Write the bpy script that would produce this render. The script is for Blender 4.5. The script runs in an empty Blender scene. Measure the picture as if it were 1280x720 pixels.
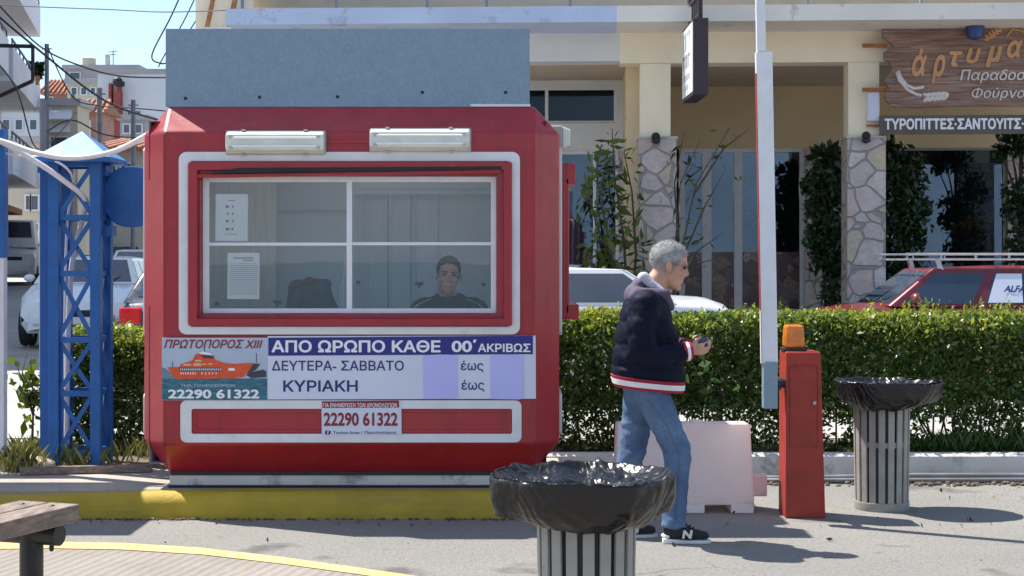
import bpy, bmesh, math, random
import numpy as np
from mathutils import Vector, Matrix, Euler, noise

# ------------------------------------------------------------------ scene, camera, light
S = bpy.context.scene
COL = S.collection
R = math.radians
CAMZ, F = 1.64, 2000.0                      # eye height (m), focal length in photo pixels
cam_d = bpy.data.cameras.new('camera'); cam = bpy.data.objects.new('camera', cam_d); COL.objects.link(cam)
cam.location = (0, 0, CAMZ); cam.rotation_euler = (R(90), 0, 0)
cam_d.sensor_width = 36; cam_d.lens = 36*F/1280; cam_d.shift_y = -32/1280
cam_d.clip_start = 0.1; cam_d.clip_end = 6000
S.camera = cam
S.view_settings.view_transform = 'Standard'; S.view_settings.look = 'None'
S.view_settings.exposure = 0.92; S.view_settings.gamma = 1

SUN = Vector((0.53, -0.30, -1.0)).normalized()          # direction the light travels
W = bpy.data.worlds.new('World'); S.world = W; W.use_nodes = True
nt = W.node_tree; nt.nodes.clear()
wo = nt.nodes.new('ShaderNodeOutputWorld'); bg = nt.nodes.new('ShaderNodeBackground')
sky = nt.nodes.new('ShaderNodeTexSky'); sky.sky_type = 'NISHITA'; sky.sun_disc = False
sky.sun_elevation = math.asin(-SUN.z); sky.sun_rotation = math.atan2(-SUN.x, -SUN.y)
sky.dust_density = .45; sky.ozone_density = 2.0
tc = nt.nodes.new('ShaderNodeTexCoord'); mp = nt.nodes.new('ShaderNodeMapping'); mp.inputs['Scale'].default_value = (1, 1, 2.6)
cn = nt.nodes.new('ShaderNodeTexNoise'); cn.inputs['Scale'].default_value = 3.1; cn.inputs['Detail'].default_value = 7; cn.inputs['Roughness'].default_value = .58
cr = nt.nodes.new('ShaderNodeValToRGB'); cr.color_ramp.elements[0].position = .50; cr.color_ramp.elements[1].position = .72
mx = nt.nodes.new('ShaderNodeMix'); mx.data_type = 'RGBA'; mx.inputs['B'].default_value = (7.6, 7.9, 8.4, 1)
nt.links.new(tc.outputs['Generated'], mp.inputs['Vector']); nt.links.new(mp.outputs['Vector'], cn.inputs['Vector'])
nt.links.new(cn.outputs['Fac'], cr.inputs['Fac']); nt.links.new(cr.outputs['Color'], mx.inputs['Factor'])
nt.links.new(sky.outputs['Color'], mx.inputs['A']); nt.links.new(mx.outputs['Result'], bg.inputs['Color'])
bg.inputs['Strength'].default_value = 0.104
nt.links.new(bg.outputs['Background'], wo.inputs['Surface'])
sd = bpy.data.lights.new('sun', 'SUN'); sd.energy = 5.0; sd.angle = R(0.5); sd.color = (1, .95, .87)
so = bpy.data.objects.new('sun', sd); COL.objects.link(so); so.rotation_euler = SUN.to_track_quat('-Z', 'Y').to_euler(); so.location = (-6, 4, 12)

# ------------------------------------------------------------------ helpers
def P(px, py, Y): return Vector(((px-640)*Y/F, Y, CAMZ-(py-328)*Y/F))
def XX(px, Y): return (px-640)*Y/F
def ZZ(py, Y): return CAMZ-(py-328)*Y/F
def lin(r, g, b):
    f = lambda c: (c/255)/12.92 if c/255 <= .04045 else ((c/255+.055)/1.055)**2.4
    return (f(r), f(g), f(b))
ORIG = {}
def tag(o, label=None, cat=None, group=None, kind=None):
    if label: o['label'] = label
    if cat: o['category'] = cat
    if group: o['group'] = group
    if kind: o['kind'] = kind
    return o
def thing(name, label, cat, loc=(0, 0, 0), rotz=0, group=None, pivot=None):
    o = bpy.data.objects.new(name, None); COL.objects.link(o); o.empty_display_size = .1
    loc = Vector(loc); ORIG[o.name] = loc.copy()
    if pivot is not None:
        pv = Vector(pivot); loc = pv + Matrix.Rotation(rotz, 3, 'Z') @ (loc-pv)
    o.location = loc; o.rotation_euler = (0, 0, rotz)
    return tag(o, label, cat, group)
def dup(root, loc, label, rotz=None, group=None):
    def cp(o, par):
        c = o.copy(); COL.objects.link(c)
        if par: c.parent = par
        for ch in list(o.children): cp(ch, c)
        return c
    r = cp(root, None); r.location = loc
    if rotz is not None: r.rotation_euler = (0, 0, rotz)
    r['label'] = label
    if group: r['group'] = group
    return r

class MB:
    def __init__(s): s.b = bmesh.new()
    def box(s, x0, x1, y0, y1, z0, z1, M=None):
        vs = [s.b.verts.new((x, y, z)) for x in (x0, x1) for y in (y0, y1) for z in (z0, z1)]
        if M is not None:
            for v in vs: v.co = M @ v.co
        for f in ((0, 1, 3, 2), (4, 6, 7, 5), (0, 4, 5, 1), (2, 3, 7, 6), (0, 2, 6, 4), (1, 5, 7, 3)):
            s.b.faces.new([vs[i] for i in f])
        return s
    def bar(s, p0, p1, w, h, up=(0, 0, 1)):
        p0, p1 = Vector(p0), Vector(p1); d = p1-p0; L = d.length; d.normalize(); u = Vector(up)
        if abs(d.dot(u)) > .98: u = Vector((0, 1, 0))
        sx = d.cross(u).normalized(); uz = sx.cross(d)
        M = Matrix((sx, d, uz)).transposed().to_4x4(); M.translation = p0
        return s.box(-w/2, w/2, 0, L, -h/2, h/2, M)
    def tube(s, pts, r, n=8, cap=True):
        pts = [Vector(p) for p in pts]; rs = r if isinstance(r, (list, tuple)) else [r]*len(pts)
        rings = []; pu = None
        for i, p in enumerate(pts):
            d = (pts[min(i+1, len(pts)-1)]-pts[max(i-1, 0)]).normalized()
            if pu is None: pu = d.orthogonal().normalized()
            else:
                pu = (pu-d*pu.dot(d)); pu = pu.normalized() if pu.length > 1e-5 else d.orthogonal().normalized()
            w = d.cross(pu)
            rings.append([s.b.verts.new(p+(pu*math.cos(2*math.pi*k/n)+w*math.sin(2*math.pi*k/n))*rs[i]) for k in range(n)])
        for a, c in zip(rings, rings[1:]):
            for k in range(n): s.b.faces.new((a[k], a[(k+1) % n], c[(k+1) % n], c[k]))
        if cap: s.b.faces.new(rings[0][::-1]); s.b.faces.new(rings[-1])
        return s
    def lathe(s, prof, c=(0, 0, 0), n=32, axis='Z', closed=False):
        c = Vector(c); rings = []
        for r, h in prof:
            ring = []
            for k in range(n):
                a = 2*math.pi*k/n; x, y = r*math.cos(a), r*math.sin(a)
                q = (x, y, h) if axis == 'Z' else ((x, h, y) if axis == 'Y' else (h, x, y))
                ring.append(s.b.verts.new(c+Vector(q)))
            rings.append(ring)
        seq = list(zip(rings, rings[1:]))
        if closed: seq.append((rings[-1], rings[0]))
        for a, d in seq:
            for k in range(n): s.b.faces.new((a[k], a[(k+1) % n], d[(k+1) % n], d[k]))
        if not closed:
            s.b.faces.new(rings[0][::-1]); s.b.faces.new(rings[-1])
        return s
    def prism(s, poly, y0, y1, M=None):            # polygon in XZ, extruded along Y
        a = [s.b.verts.new((x, y0, z)) for x, z in poly]; c = [s.b.verts.new((x, y1, z)) for x, z in poly]
        if M is not None:
            for v in a+c: v.co = M @ v.co
        n = len(poly)
        s.b.faces.new(a); s.b.faces.new(c[::-1])
        for i in range(n): s.b.faces.new((a[i], c[i], c[(i+1) % n], a[(i+1) % n]))
        return s
    def slab(s, poly, z0, z1):                     # polygon in XY, extruded along Z
        a = [s.b.verts.new((x, y, z0)) for x, y in poly]; c = [s.b.verts.new((x, y, z1)) for x, y in poly]
        n = len(poly); s.b.faces.new(a[::-1]); s.b.faces.new(c)
        for i in range(n): s.b.faces.new((a[i], a[(i+1) % n], c[(i+1) % n], c[i]))
        return s
    def poly(s, pts):
        s.b.faces.new([s.b.verts.new(Vector(p)) for p in pts]); return s
    def hull(s, pts):
        vs = [s.b.verts.new(Vector(p)) for p in pts]
        r = bmesh.ops.convex_hull(s.b, input=vs)
        un = [g for g in r['geom_unused'] if isinstance(g, bmesh.types.BMVert)] + [g for g in r['geom_interior'] if isinstance(g, bmesh.types.BMVert)]
        bmesh.ops.delete(s.b, geom=list(set(un)), context='VERTS')
        return s
    def ring(s, o, i, y0, y1, ro=0, ri=0, seg=5):  # rectangular frame (x0,x1,z0,z1), rounded corners
        def rr(q, r):
            x0, x1, z0, z1 = q; out = []
            for cx, cz, a0 in ((x1-r, z1-r, 0), (x0+r, z1-r, 90), (x0+r, z0+r, 180), (x1-r, z0+r, 270)):
                for k in range(seg+1):
                    a = R(a0+90*k/seg); out.append((cx+r*math.cos(a), cz+r*math.sin(a)))
            return out
        A, B = rr(o, max(ro, 1e-4)), rr(i, max(ri, 1e-4)); n = len(A)
        v = [[s.b.verts.new((x, y, z)) for x, z in q] for q in (A, B) for y in (y0, y1)]
        for k in range(n):
            j = (k+1) % n
            s.b.faces.new((v[0][k], v[0][j], v[2][j], v[2][k])); s.b.faces.new((v[1][j], v[1][k], v[3][k], v[3][j]))
            s.b.faces.new((v[0][j], v[0][k], v[1][k], v[1][j])); s.b.faces.new((v[2][k], v[2][j], v[3][j], v[3][k]))
        return s
    def ell(s, c, r, rot=(0, 0, 0), n=14):
        M = Matrix.Translation(Vector(c)) @ Euler(rot).to_matrix().to_4x4() @ Matrix.Diagonal((r[0], r[1], r[2], 1))
        bmesh.ops.create_uvsphere(s.b, u_segments=n*2, v_segments=n, radius=1, matrix=M); return s
    def cap(s, p0, p1, r0, r1, n=16):               # tapered capsule
        p0, p1 = Vector(p0), Vector(p1)
        s.tube([p0, p1], [r0, r1], n); s.ell(p0, (r0,)*3, n=8); s.ell(p1, (r1,)*3, n=8); return s
    def build(s, name, mat, parent=None, bevel=0, smooth=False, local=False, seg=2, fix=True, tri=False):
        if fix: bmesh.ops.recalc_face_normals(s.b, faces=s.b.faces[:])
        me = bpy.data.meshes.new(name); s.b.to_mesh(me); s.b.free()
        return mesh_obj(name, me, mat, parent, bevel, smooth, local, seg)
def root_of(o):
    while o.parent: o = o.parent
    return o
def mesh_obj(name, me, mat, parent=None, bevel=0, smooth=False, local=False, seg=2):
    o = bpy.data.objects.new(name, me); COL.objects.link(o)
    if mat: me.materials.append(mat)
    if parent is not None:
        r = root_of(parent)
        if not local:
            me.transform(Matrix.Translation(-ORIG.get(r.name, Vector())))
        o.parent = parent
    if bevel:
        m = o.modifiers.new('bevel', 'BEVEL'); m.width = bevel; m.segments = seg; m.limit_method = 'ANGLE'; m.angle_limit = R(28); m.harden_normals = False
    if smooth:
        me.polygons.foreach_set('use_smooth', [True]*len(me.polygons))
        if smooth == 'auto':
            me.polygons.foreach_set('use_smooth', [True]*len(me.polygons)); me.set_sharp_from_angle(angle=R(35))
    return o
def blob(name, mb, mat, parent=None, voxel=.01, sm=4, post=None, local=False):   # one continuous skin out of overlapping shapes
    me = bpy.data.meshes.new('tmp'); mb.b.to_mesh(me); mb.b.free()
    t = bpy.data.objects.new('tmp', me); COL.objects.link(t)
    m = t.modifiers.new('r', 'REMESH'); m.mode = 'VOXEL'; m.voxel_size = voxel
    if sm: q = t.modifiers.new('s', 'SMOOTH'); q.factor = .5; q.iterations = sm
    dg = bpy.context.evaluated_depsgraph_get(); ev = t.evaluated_get(dg)
    nm = bpy.data.meshes.new_from_object(ev, preserve_all_data_layers=False, depsgraph=dg); nm.name = name
    bpy.data.objects.remove(t); bpy.data.meshes.remove(me)
    if post:
        nrm = [v.normal.copy() for v in nm.vertices]
        for v, n in zip(nm.vertices, nrm): v.co += post(v.co, n)
    nm.materials.clear()
    return mesh_obj(name, nm, mat, parent, smooth=True, local=local)
def text(body, x0, x1, z0, z1, y, mat, parent, name='lettering', bold=.02, shear=0, th=.0012, M=None, local=False):
    cu = bpy.data.curves.new('t', 'FONT'); cu.body = body; cu.size = 1; cu.shear = shear; cu.resolution_u = 3; cu.fill_mode = 'NONE'
    t = bpy.data.objects.new('t', cu); COL.objects.link(t)
    dg = bpy.context.evaluated_depsgraph_get(); dg.update()
    me = bpy.data.meshes.new_from_object(t.evaluated_get(dg), depsgraph=dg); me.name = name
    bpy.data.objects.remove(t); bpy.data.curves.remove(cu)
    vc = [v.co.to_2d() for v in me.vertices]; ed = [tuple(e.vertices) for e in me.edges]
    nxt = {}                                   # glyph outlines as closed loops, filled by winding number (outlines may overlap)
    for p, q in ed: nxt.setdefault(p, []).append(q); nxt.setdefault(q, []).append(p)
    seen = set(); A = []; Bv = []
    for st_ in sorted(nxt):
        if st_ in seen: continue
        loop = [st_]; seen.add(st_); cur = st_; nx = st_+1 if st_+1 in nxt[st_] else nxt[st_][0]
        while nx not in seen:
            loop.append(nx); seen.add(nx); c_ = [k for k in nxt[nx] if k != cur and k not in seen]; cur = nx
            if not c_: break
            nx = c_[0]
        for p, q in zip(loop, loop[1:]+loop[:1]): A.append(vc[p][:]); Bv.append(vc[q][:])
    A = np.array(A); Bv = np.array(Bv)
    ov, oe, of, _, _, _ = __import__('mathutils').geometry.delaunay_2d_cdt(vc, ed, [], 0, 1e-5)
    bm = bmesh.new(); bvs = [bm.verts.new((v.x, v.y, 0)) for v in ov]
    for f in of:
        c_ = sum((ov[k] for k in f), Vector((0, 0)))/len(f)
        up1 = (A[:, 1] <= c_.y) & (Bv[:, 1] > c_.y); dn1 = (A[:, 1] > c_.y) & (Bv[:, 1] <= c_.y)
        side = (Bv[:, 0]-A[:, 0])*(c_.y-A[:, 1])-(c_.x-A[:, 0])*(Bv[:, 1]-A[:, 1])
        if int((up1 & (side > 0)).sum())-int((dn1 & (side < 0)).sum()): bm.faces.new([bvs[k] for k in f])
    bmesh.ops.delete(bm, geom=[v for v in bm.verts if not v.link_faces], context='VERTS')
    r = bmesh.ops.extrude_face_region(bm, geom=bm.faces[:])
    for v in r['geom']:
        if isinstance(v, bmesh.types.BMVert): v.co.z += 1
    if bold:                                   # heavier strokes: the same glyphs stacked a hair apart
        src = bm.verts[:]+bm.edges[:]+bm.faces[:]
        for i in range(8):
            g = bmesh.ops.duplicate(bm, geom=src)['geom']; dx, dy = bold*math.cos(i*math.pi/4), bold*math.sin(i*math.pi/4)
            for v in g:
                if isinstance(v, bmesh.types.BMVert): v.co.x += dx; v.co.y += dy; v.co.z *= 1+.03*(i+1)
    xs = [v.co.x for v in bm.verts]; ys = [v.co.y for v in bm.verts]
    a, b, c, d = min(xs), max(xs), min(ys), max(ys)
    for v in bm.verts:
        q = v.co.copy()
        v.co = Vector((x0+(q.x-a)/(b-a)*(x1-x0), y-q.z*th, z0+(q.y-c)/(d-c)*(z1-z0)))
        if M is not None: v.co = M @ v.co
    bmesh.ops.recalc_face_normals(bm, faces=bm.faces[:])
    bm.to_mesh(me); bm.free(); me.materials.clear()
    return mesh_obj(name, me, mat, parent, local=local)
def leaves(name, C, size, mat, parent=None, seed=0, elong=2.0, sv=.35, tilt=None, local=False):
    rng = np.random.default_rng(seed); C = np.asarray(C, dtype=np.float64); n = len(C)
    d = rng.normal(size=(n, 3)); d[:, 2] += .25
    if tilt is not None: d = d*tilt[0]+np.array(tilt[1])
    d /= np.linalg.norm(d, axis=1)[:, None]
    u = rng.normal(size=(n, 3)); u -= d*(u*d).sum(1)[:, None]; u /= np.linalg.norm(u, axis=1)[:, None]
    w = np.cross(d, u)
    L = size*(1+sv*rng.normal(size=n)).clip(.4, 1.9)
    h = (L/elong)[:, None]; L = L[:, None]
    V = np.stack([C-d*L*.5, C+u*h*.5+d*L*.05+w*h*.12, C+d*L*.5, C-u*h*.5+d*L*.05+w*h*.12], 1).reshape(-1, 3)
    me = bpy.data.meshes.new(name); me.vertices.add(4*n); me.vertices.foreach_set('co', V.ravel())
    me.loops.add(4*n); me.loops.foreach_set('vertex_index', np.arange(4*n, dtype=np.int32))
    me.polygons.add(n); me.polygons.foreach_set('loop_start', np.arange(0, 4*n, 4, dtype=np.int32))
    me.update(calc_edges=True); me.validate()
    return mesh_obj(name, me, mat, parent, local=local)

# ------------------------------------------------------------------ materials
def newmat(name):
    m = bpy.data.materials.new(name); m.use_nodes = True; t = m.node_tree; t.nodes.clear()
    o = t.nodes.new('ShaderNodeOutputMaterial'); p = t.nodes.new('ShaderNodeBsdfPrincipled')
    t.links.new(p.outputs[0], o.inputs[0]); return m, t, p, o
def N(t, k, **kw):
    n = t.nodes.new('ShaderNode'+k)
    for a, b in kw.items():
        if a in n.inputs: n.inputs[a].default_value = b
        else: setattr(n, a, b)
    return n
def noise_fac(t, scale, detail=5, rough=.6, lo=.35, hi=.65, vec=None, stretch=None):
    tc = N(t, 'TexCoord'); src = tc.outputs['Object']
    if stretch: mpn = N(t, 'Mapping'); mpn.inputs['Scale'].default_value = stretch; t.links.new(src, mpn.inputs[0]); src = mpn.outputs[0]
    n = N(t, 'TexNoise'); n.inputs['Scale'].default_value = scale; n.inputs['Detail'].default_value = detail; n.inputs['Roughness'].default_value = rough
    t.links.new(src, n.inputs['Vector'])
    r = N(t, 'MapRange'); r.inputs['From Min'].default_value = lo; r.inputs['From Max'].default_value = hi
    t.links.new(n.outputs['Fac'], r.inputs['Value']); return r.outputs[0]
def mixc(t, fac, a, b):
    m = N(t, 'Mix', data_type='RGBA'); m.clamp_factor = True
    for k, v in (('A', a), ('B', b)):
        if isinstance(v, tuple): m.inputs[k].default_value = (*v[:3], 1)
        else: t.links.new(v, m.inputs[k])
    if isinstance(fac, (int, float)): m.inputs['Factor'].default_value = fac
    else: t.links.new(fac, m.inputs['Factor'])
    return m.outputs['Result']
def bump(t, p, h, strength=.3, dist=.01):
    b = N(t, 'Bump'); b.inputs['Strength'].default_value = strength; b.inputs['Distance'].default_value = dist
    t.links.new(h, b.inputs['Height']); t.links.new(b.outputs[0], p.inputs['Normal']); return b
def pmat(name, c, rough=.6, metal=0, var=.18, vs=3, bs=0, bstr=.25, dirt=None, dlo=.55, dhi=.75, ds=4, coat=0, spec=.5, stretch=None, bdist=.01):
    m, t, p, o = newmat(name)
    dk = tuple(x*(1-var) for x in c); lt = tuple(min(1, x*(1+var)) for x in c)
    col = mixc(t, noise_fac(t, vs, stretch=stretch), dk, lt)
    if dirt: col = mixc(t, noise_fac(t, ds, 8, .7, dlo, dhi), col, dirt)
    t.links.new(col, p.inputs['Base Color'])
    rr = N(t, 'MapRange'); rr.inputs['To Min'].default_value = max(.03, rough-.08); rr.inputs['To Max'].default_value = min(1, rough+.08)
    t.links.new(noise_fac(t, vs*4), rr.inputs['Value']); t.links.new(rr.outputs[0], p.inputs['Roughness'])
    p.inputs['Metallic'].default_value = metal; p.inputs['Coat Weight'].default_value = coat; p.inputs['Specular IOR Level'].default_value = spec
    if bs: bump(t, p, noise_fac(t, bs, 4, .6, .2, .8), bstr, bdist)
    return m
def leafmat(name, dark, light, trans=.35, rough=.45):
    m, t, p, o = newmat(name)
    g = N(t, 'NewGeometry'); rp = N(t, 'ValToRGB'); rp.color_ramp.elements[0].color = (*dark, 1); rp.color_ramp.elements[1].color = (*light, 1)
    t.links.new(g.outputs['Random Per Island'], rp.inputs['Fac']); t.links.new(rp.outputs[0], p.inputs['Base Color'])
    p.inputs['Roughness'].default_value = rough
    tr = N(t, 'BsdfTranslucent'); hs = N(t, 'HueSaturation'); hs.inputs['Value'].default_value = 1.5; hs.inputs['Saturation'].default_value = 1.1
    t.links.new(rp.outputs[0], hs.inputs['Color']); t.links.new(hs.outputs[0], tr.inputs['Color'])
    ms = N(t, 'MixShader'); ms.inputs[0].default_value = trans
    t.links.new(p.outputs[0], ms.inputs[1]); t.links.new(tr.outputs[0], ms.inputs[2]); t.links.new(ms.outputs[0], o.inputs[0]); return m
def glassmat(name, tint=(.85, .9, .9), base=.06, rough=.01, gcol=(1, 1, 1)):
    m, t, p, o = newmat(name); t.nodes.remove(p)
    tr = N(t, 'BsdfTransparent'); tr.inputs[0].default_value = (*tint, 1)
    gl = N(t, 'BsdfGlossy'); gl.inputs['Roughness'].default_value = rough; gl.inputs['Color'].default_value = (*gcol, 1)
    fr = N(t, 'Fresnel'); fr.inputs['IOR'].default_value = 1.5
    ad = N(t, 'Math', operation='ADD'); ad.inputs[1].default_value = base; ad.use_clamp = True
    wv = noise_fac(t, 1.3, 2); bp = N(t, 'Bump'); bp.inputs['Strength'].default_value = .012; bp.inputs['Distance'].default_value = .02
    t.links.new(wv, bp.inputs['Height']); t.links.new(bp.outputs[0], gl.inputs['Normal'])
    ms = N(t, 'MixShader'); t.links.new(fr.outputs[0], ad.inputs[0]); t.links.new(ad.outputs[0], ms.inputs[0])
    t.links.new(tr.outputs[0], ms.inputs[1]); t.links.new(gl.outputs[0], ms.inputs[2]); t.links.new(ms.outputs[0], o.inputs[0]); return m
M = {}
M['red'] = pmat('red_fibreglass', (.30, .008, .018), .34, var=.10, vs=2.2, coat=.35, bs=5, bstr=.06, dirt=(.24, .014, .022), dlo=.6, dhi=.8, ds=6)
M['redpost'] = pmat('red_painted_steel', (.31, .026, .014), .55, var=.15, vs=5, dirt=(.17, .02, .014), ds=7, bs=60, bstr=.1)
M['white'] = pmat('white_paint', (.70, .70, .72), .5, var=.06, vs=6, dirt=(.5, .48, .45), dlo=.62, dhi=.8)
M['alu'] = pmat('white_aluminium', (.72, .73, .76), .4, var=.05, vs=8)
M['galv'] = pmat('galvanised_sheet', (.21, .29, .37), .55, metal=.3, var=.04, vs=10, bs=3, bstr=.05, dirt=(.28, .36, .43), dlo=.45, dhi=.75, ds=55)  # blue of the reflected sky is mixed into the base colour
M['lampshade'] = pmat('frosted_diffuser', (.68, .70, .62), .4, var=.07, vs=7, dirt=(.5, .5, .42), dlo=.55, dhi=.8)
M['tube'] = pmat('fluorescent_tube', (.85, .88, .86), .3, var=.02)
M['greyplastic'] = pmat('grey_plastic', (.42, .42, .38), .5)
M['black'] = pmat('black_rubber', (.015, .015, .016), .6)
M['seawater'] = pmat('reflected_sea_water', (.085, .125, .15), .6, bs=1.2, bstr=.3, bdist=.1, spec=.08)
M['dark'] = pmat('dark_void', (.02, .02, .022), .8)
M['interior'] = pmat('grey_panelling', (.66, .73, .79), .6, var=.06, vs=1.5)
M['curtain'] = pmat('beige_panel', (.70, .69, .63), .8, var=.08, vs=9, stretch=(8, 8, .3))
M['paper'] = pmat('paper', (.88, .89, .90), .8, var=.03, vs=3)
M['ink'] = pmat('grey_ink', (.22, .22, .24), .8)
M['posterwhite'] = pmat('poster_white', (.62, .66, .78), .35, var=.03, vs=2)
M['postersky'] = pmat('poster_sky', (.42, .50, .62), .35, var=.06, vs=3)
M['postersea'] = pmat('poster_sea', (.03, .14, .20), .35, var=.45, vs=16, stretch=(1, 1, 4))
M['posterhill'] = pmat('poster_hill', (.13, .22, .30), .35)
M['ferryorange'] = pmat('ferry_orange', (.68, .08, .02), .35, var=.12, vs=20)
M['ferrycream'] = pmat('ferry_cream', (.66, .45, .28), .4)
M['ferrydark'] = pmat('ferry_dark', (.05, .05, .07), .4)
M['navyink'] = pmat('navy_ink', (.012, .012, .16), .35, var=.05)
M['bluehead'] = pmat('blue_header', (.016, .014, .20), .35, var=.05)
M['darkredink'] = pmat('dark_red_ink', (.24, .008, .02), .35, var=.05)
M['linerdark'] = pmat('dark_liner', (.07, .07, .068), .7)
M['lilac'] = pmat('lilac_paper', (.47, .48, .86), .6, var=.04)
M['whiteink'] = pmat('white_ink', (.80, .82, .86), .4, var=.02)
M['glass'] = glassmat('window_glass', (.94, .955, .96), .03)
M['shopglass'] = glassmat('shop_glass', (.55, .62, .66), .11, .02, (.6, .78, 1))
def acrylic():
    m, t, p, o = newmat('white_acrylic'); p.inputs['Base Color'].default_value = (.8, .8, .78, 1); p.inputs['Roughness'].default_value = .4
    tr = N(t, 'BsdfTranslucent'); tr.inputs['Color'].default_value = (.55, .56, .58, 1); ms = N(t, 'MixShader'); ms.inputs[0].default_value = .75
    t.links.new(p.outputs[0], ms.inputs[1]); t.links.new(tr.outputs[0], ms.inputs[2]); t.links.new(ms.outputs[0], o.inputs[0]); return m
M['acrylic'] = acrylic()
M['hill'] = pmat('reflected_hill', (.15, .18, .21), .95, var=.2, vs=.004)
M['dimmedglass'] = glassmat('dimmed_glass', (.35, .4, .42), -.01, .02, (.6, .75, .95))  # tint and reflection turned down, imitating a dark building mirrored opposite
M['carglass'] = pmat('car_glass', (.035, .055, .085), .04, var=.1, spec=.9)
M['bluetower'] = pmat('blue_painted_steel', (.010, .11, .37), .45, var=.16, vs=5, dirt=(.02, .05, .18), ds=9, dlo=.6, dhi=.75)
M['blueroof'] = pmat('blue_roof_sheet', (.06, .22, .50), .5, var=.12, vs=3)
M['hose'] = pmat('white_hose', (.72, .70, .72), .5, var=.06)
M['wood'] = pmat('bench_wood', (.20, .15, .12), .6, var=.35, vs=6, stretch=(4, 1, 8), bs=30, bstr=.25)
M['woodgrey'] = pmat('bench_wood_top', (.22, .19, .18), .6, var=.3, vs=6, stretch=(6, 1, 6), bs=30, bstr=.2)
M['blackmetal'] = pmat('black_metal', (.018, .018, .02), .45, dirt=(.07, .035, .02), dlo=.62, dhi=.8)
def bagmat():
    m, t, p, o = newmat('black_bin_bag'); p.inputs['Base Color'].default_value = (.008, .008, .009, 1); p.inputs['Roughness'].default_value = .27; p.inputs['Specular IOR Level'].default_value = .42
    tc = N(t, 'TexCoord'); n1 = N(t, 'TexNoise'); n1.inputs['Scale'].default_value = 2.0; n1.inputs['Detail'].default_value = 3; n1.inputs['Distortion'].default_value = 1.6; t.links.new(tc.outputs['Object'], n1.inputs['Vector'])
    mth = N(t, 'Math', operation='PINGPONG'); mth.inputs[1].default_value = .055; t.links.new(n1.outputs['Fac'], mth.inputs[0])
    sc = N(t, 'Math', operation='MULTIPLY'); sc.inputs[1].default_value = 14; t.links.new(mth.outputs[0], sc.inputs[0])
    bump(t, p, sc.outputs[0], .30, .02); return m
M['bag'] = bagmat()
M['slat'] = pmat('grey_painted_slat', (.30, .29, .265), .5, var=.12, vs=7, dirt=(.18, .16, .13), dlo=.6, dhi=.78, bs=40, bstr=.08)
M['plastwhite'] = pmat('pinkish_plastic', (.86, .73, .69), .5, var=.04, vs=2.5, dirt=(.55, .40, .36), dlo=.62, dhi=.85, ds=3)
M['amber'] = pmat('amber_lens', (.60, .17, .012), .25, var=.25, vs=18, spec=.6)
M['hedgewood'] = pmat('twig_bark', (.10, .075, .05), .9, var=.3, vs=12)
M['bark'] = pmat('bark', (.075, .06, .05), .9, var=.3, vs=12, bs=40)
M['hedge'] = leafmat('hedge_leaf', (.020, .046, .010), (.13, .20, .042), .32, .36)
M['hedgenew'] = leafmat('hedge_new_leaf', (.10, .15, .02), (.36, .38, .07), .42, .4)
M['ficus'] = leafmat('ficus_leaf', (.010, .028, .010), (.045, .09, .03), .2, .35)
M['loquat'] = leafmat('shrub_leaf', (.02, .05, .008), (.14, .17, .03), .35, .4)
M['weed'] = leafmat('weed_blade', (.07, .11, .018), (.40, .36, .14), .4, .5)
M['cream'] = pmat('cream_stucco', (.88, .79, .60), .85, var=.05, vs=1.2, bs=60, bstr=.1)
M['tan'] = pmat('tan_stucco', (.72, .57, .36), .9, var=.05, vs=1.2, bs=60, bstr=.1)
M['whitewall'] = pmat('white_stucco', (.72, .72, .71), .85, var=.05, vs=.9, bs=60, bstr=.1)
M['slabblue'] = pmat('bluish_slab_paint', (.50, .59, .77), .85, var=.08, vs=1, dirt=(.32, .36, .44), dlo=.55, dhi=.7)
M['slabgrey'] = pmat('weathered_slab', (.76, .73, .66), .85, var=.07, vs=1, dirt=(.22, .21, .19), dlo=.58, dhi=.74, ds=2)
M['beige'] = pmat('beige_render', (.42, .36, .27), .9, var=.07)
M['soffit'] = pmat('brown_soffit', (.55, .45, .34), .9, var=.05)
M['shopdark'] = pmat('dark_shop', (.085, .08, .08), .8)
M['signframe'] = pmat('dark_brown_metal', (.04, .022, .03), .5)
M['signface'] = pmat('white_sign_face', (.82, .82, .80), .4, var=.03)
M['signink'] = pmat('faded_sign_ink', (.40, .42, .40), .6)
M['gold'] = pmat('gilded_letter', (.55, .28, .12), .45, var=.15)
M['silver'] = pmat('pale_letter', (.62, .58, .56), .45, var=.1)
M['rust'] = pmat('rusty_bar', (.32, .13, .05), .8, var=.3, vs=9)
M['board'] = pmat('brown_grey_board', (.11, .09, .08), .7)
M['lampblue'] = pmat('blue_lantern', (.02, .06, .22), .35)
M['bread'] = pmat('bread_crust', (.42, .24, .10), .8, var=.4, vs=9)
M['redshelf'] = pmat('red_shelf', (.30, .04, .03), .5)
M['carred'] = pmat('dark_red_car_paint', (.15, .014, .024), .35, coat=.4, var=.08)
M['carwhite'] = pmat('white_car_paint', (.72, .74, .76), .3, coat=.6, var=.03)
M['carnavy'] = pmat('dark_blue_car_paint', (.02, .03, .06), .25, coat=.6)
M['carblue'] = pmat('blue_car_paint', (.06, .14, .28), .3, coat=.5)
M['vanpaint'] = pmat('off_white_van_paint', (.66, .67, .68), .35, coat=.4, var=.05)
M['tyre'] = pmat('tyre', (.02, .02, .02), .85)
M['rim'] = pmat('rim', (.35, .36, .37), .35, metal=.7)
M['headlight'] = pmat('headlight', (.55, .6, .62), .1)
M['taillight'] = pmat('taillight', (.55, .01, .015), .2)
M['rack'] = pmat('roof_rack_metal', (.5, .5, .52), .35, metal=.6)
M['rooftile'] = pmat('terracotta_tile', (.34, .155, .09), .85, var=.3, vs=10)
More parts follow.
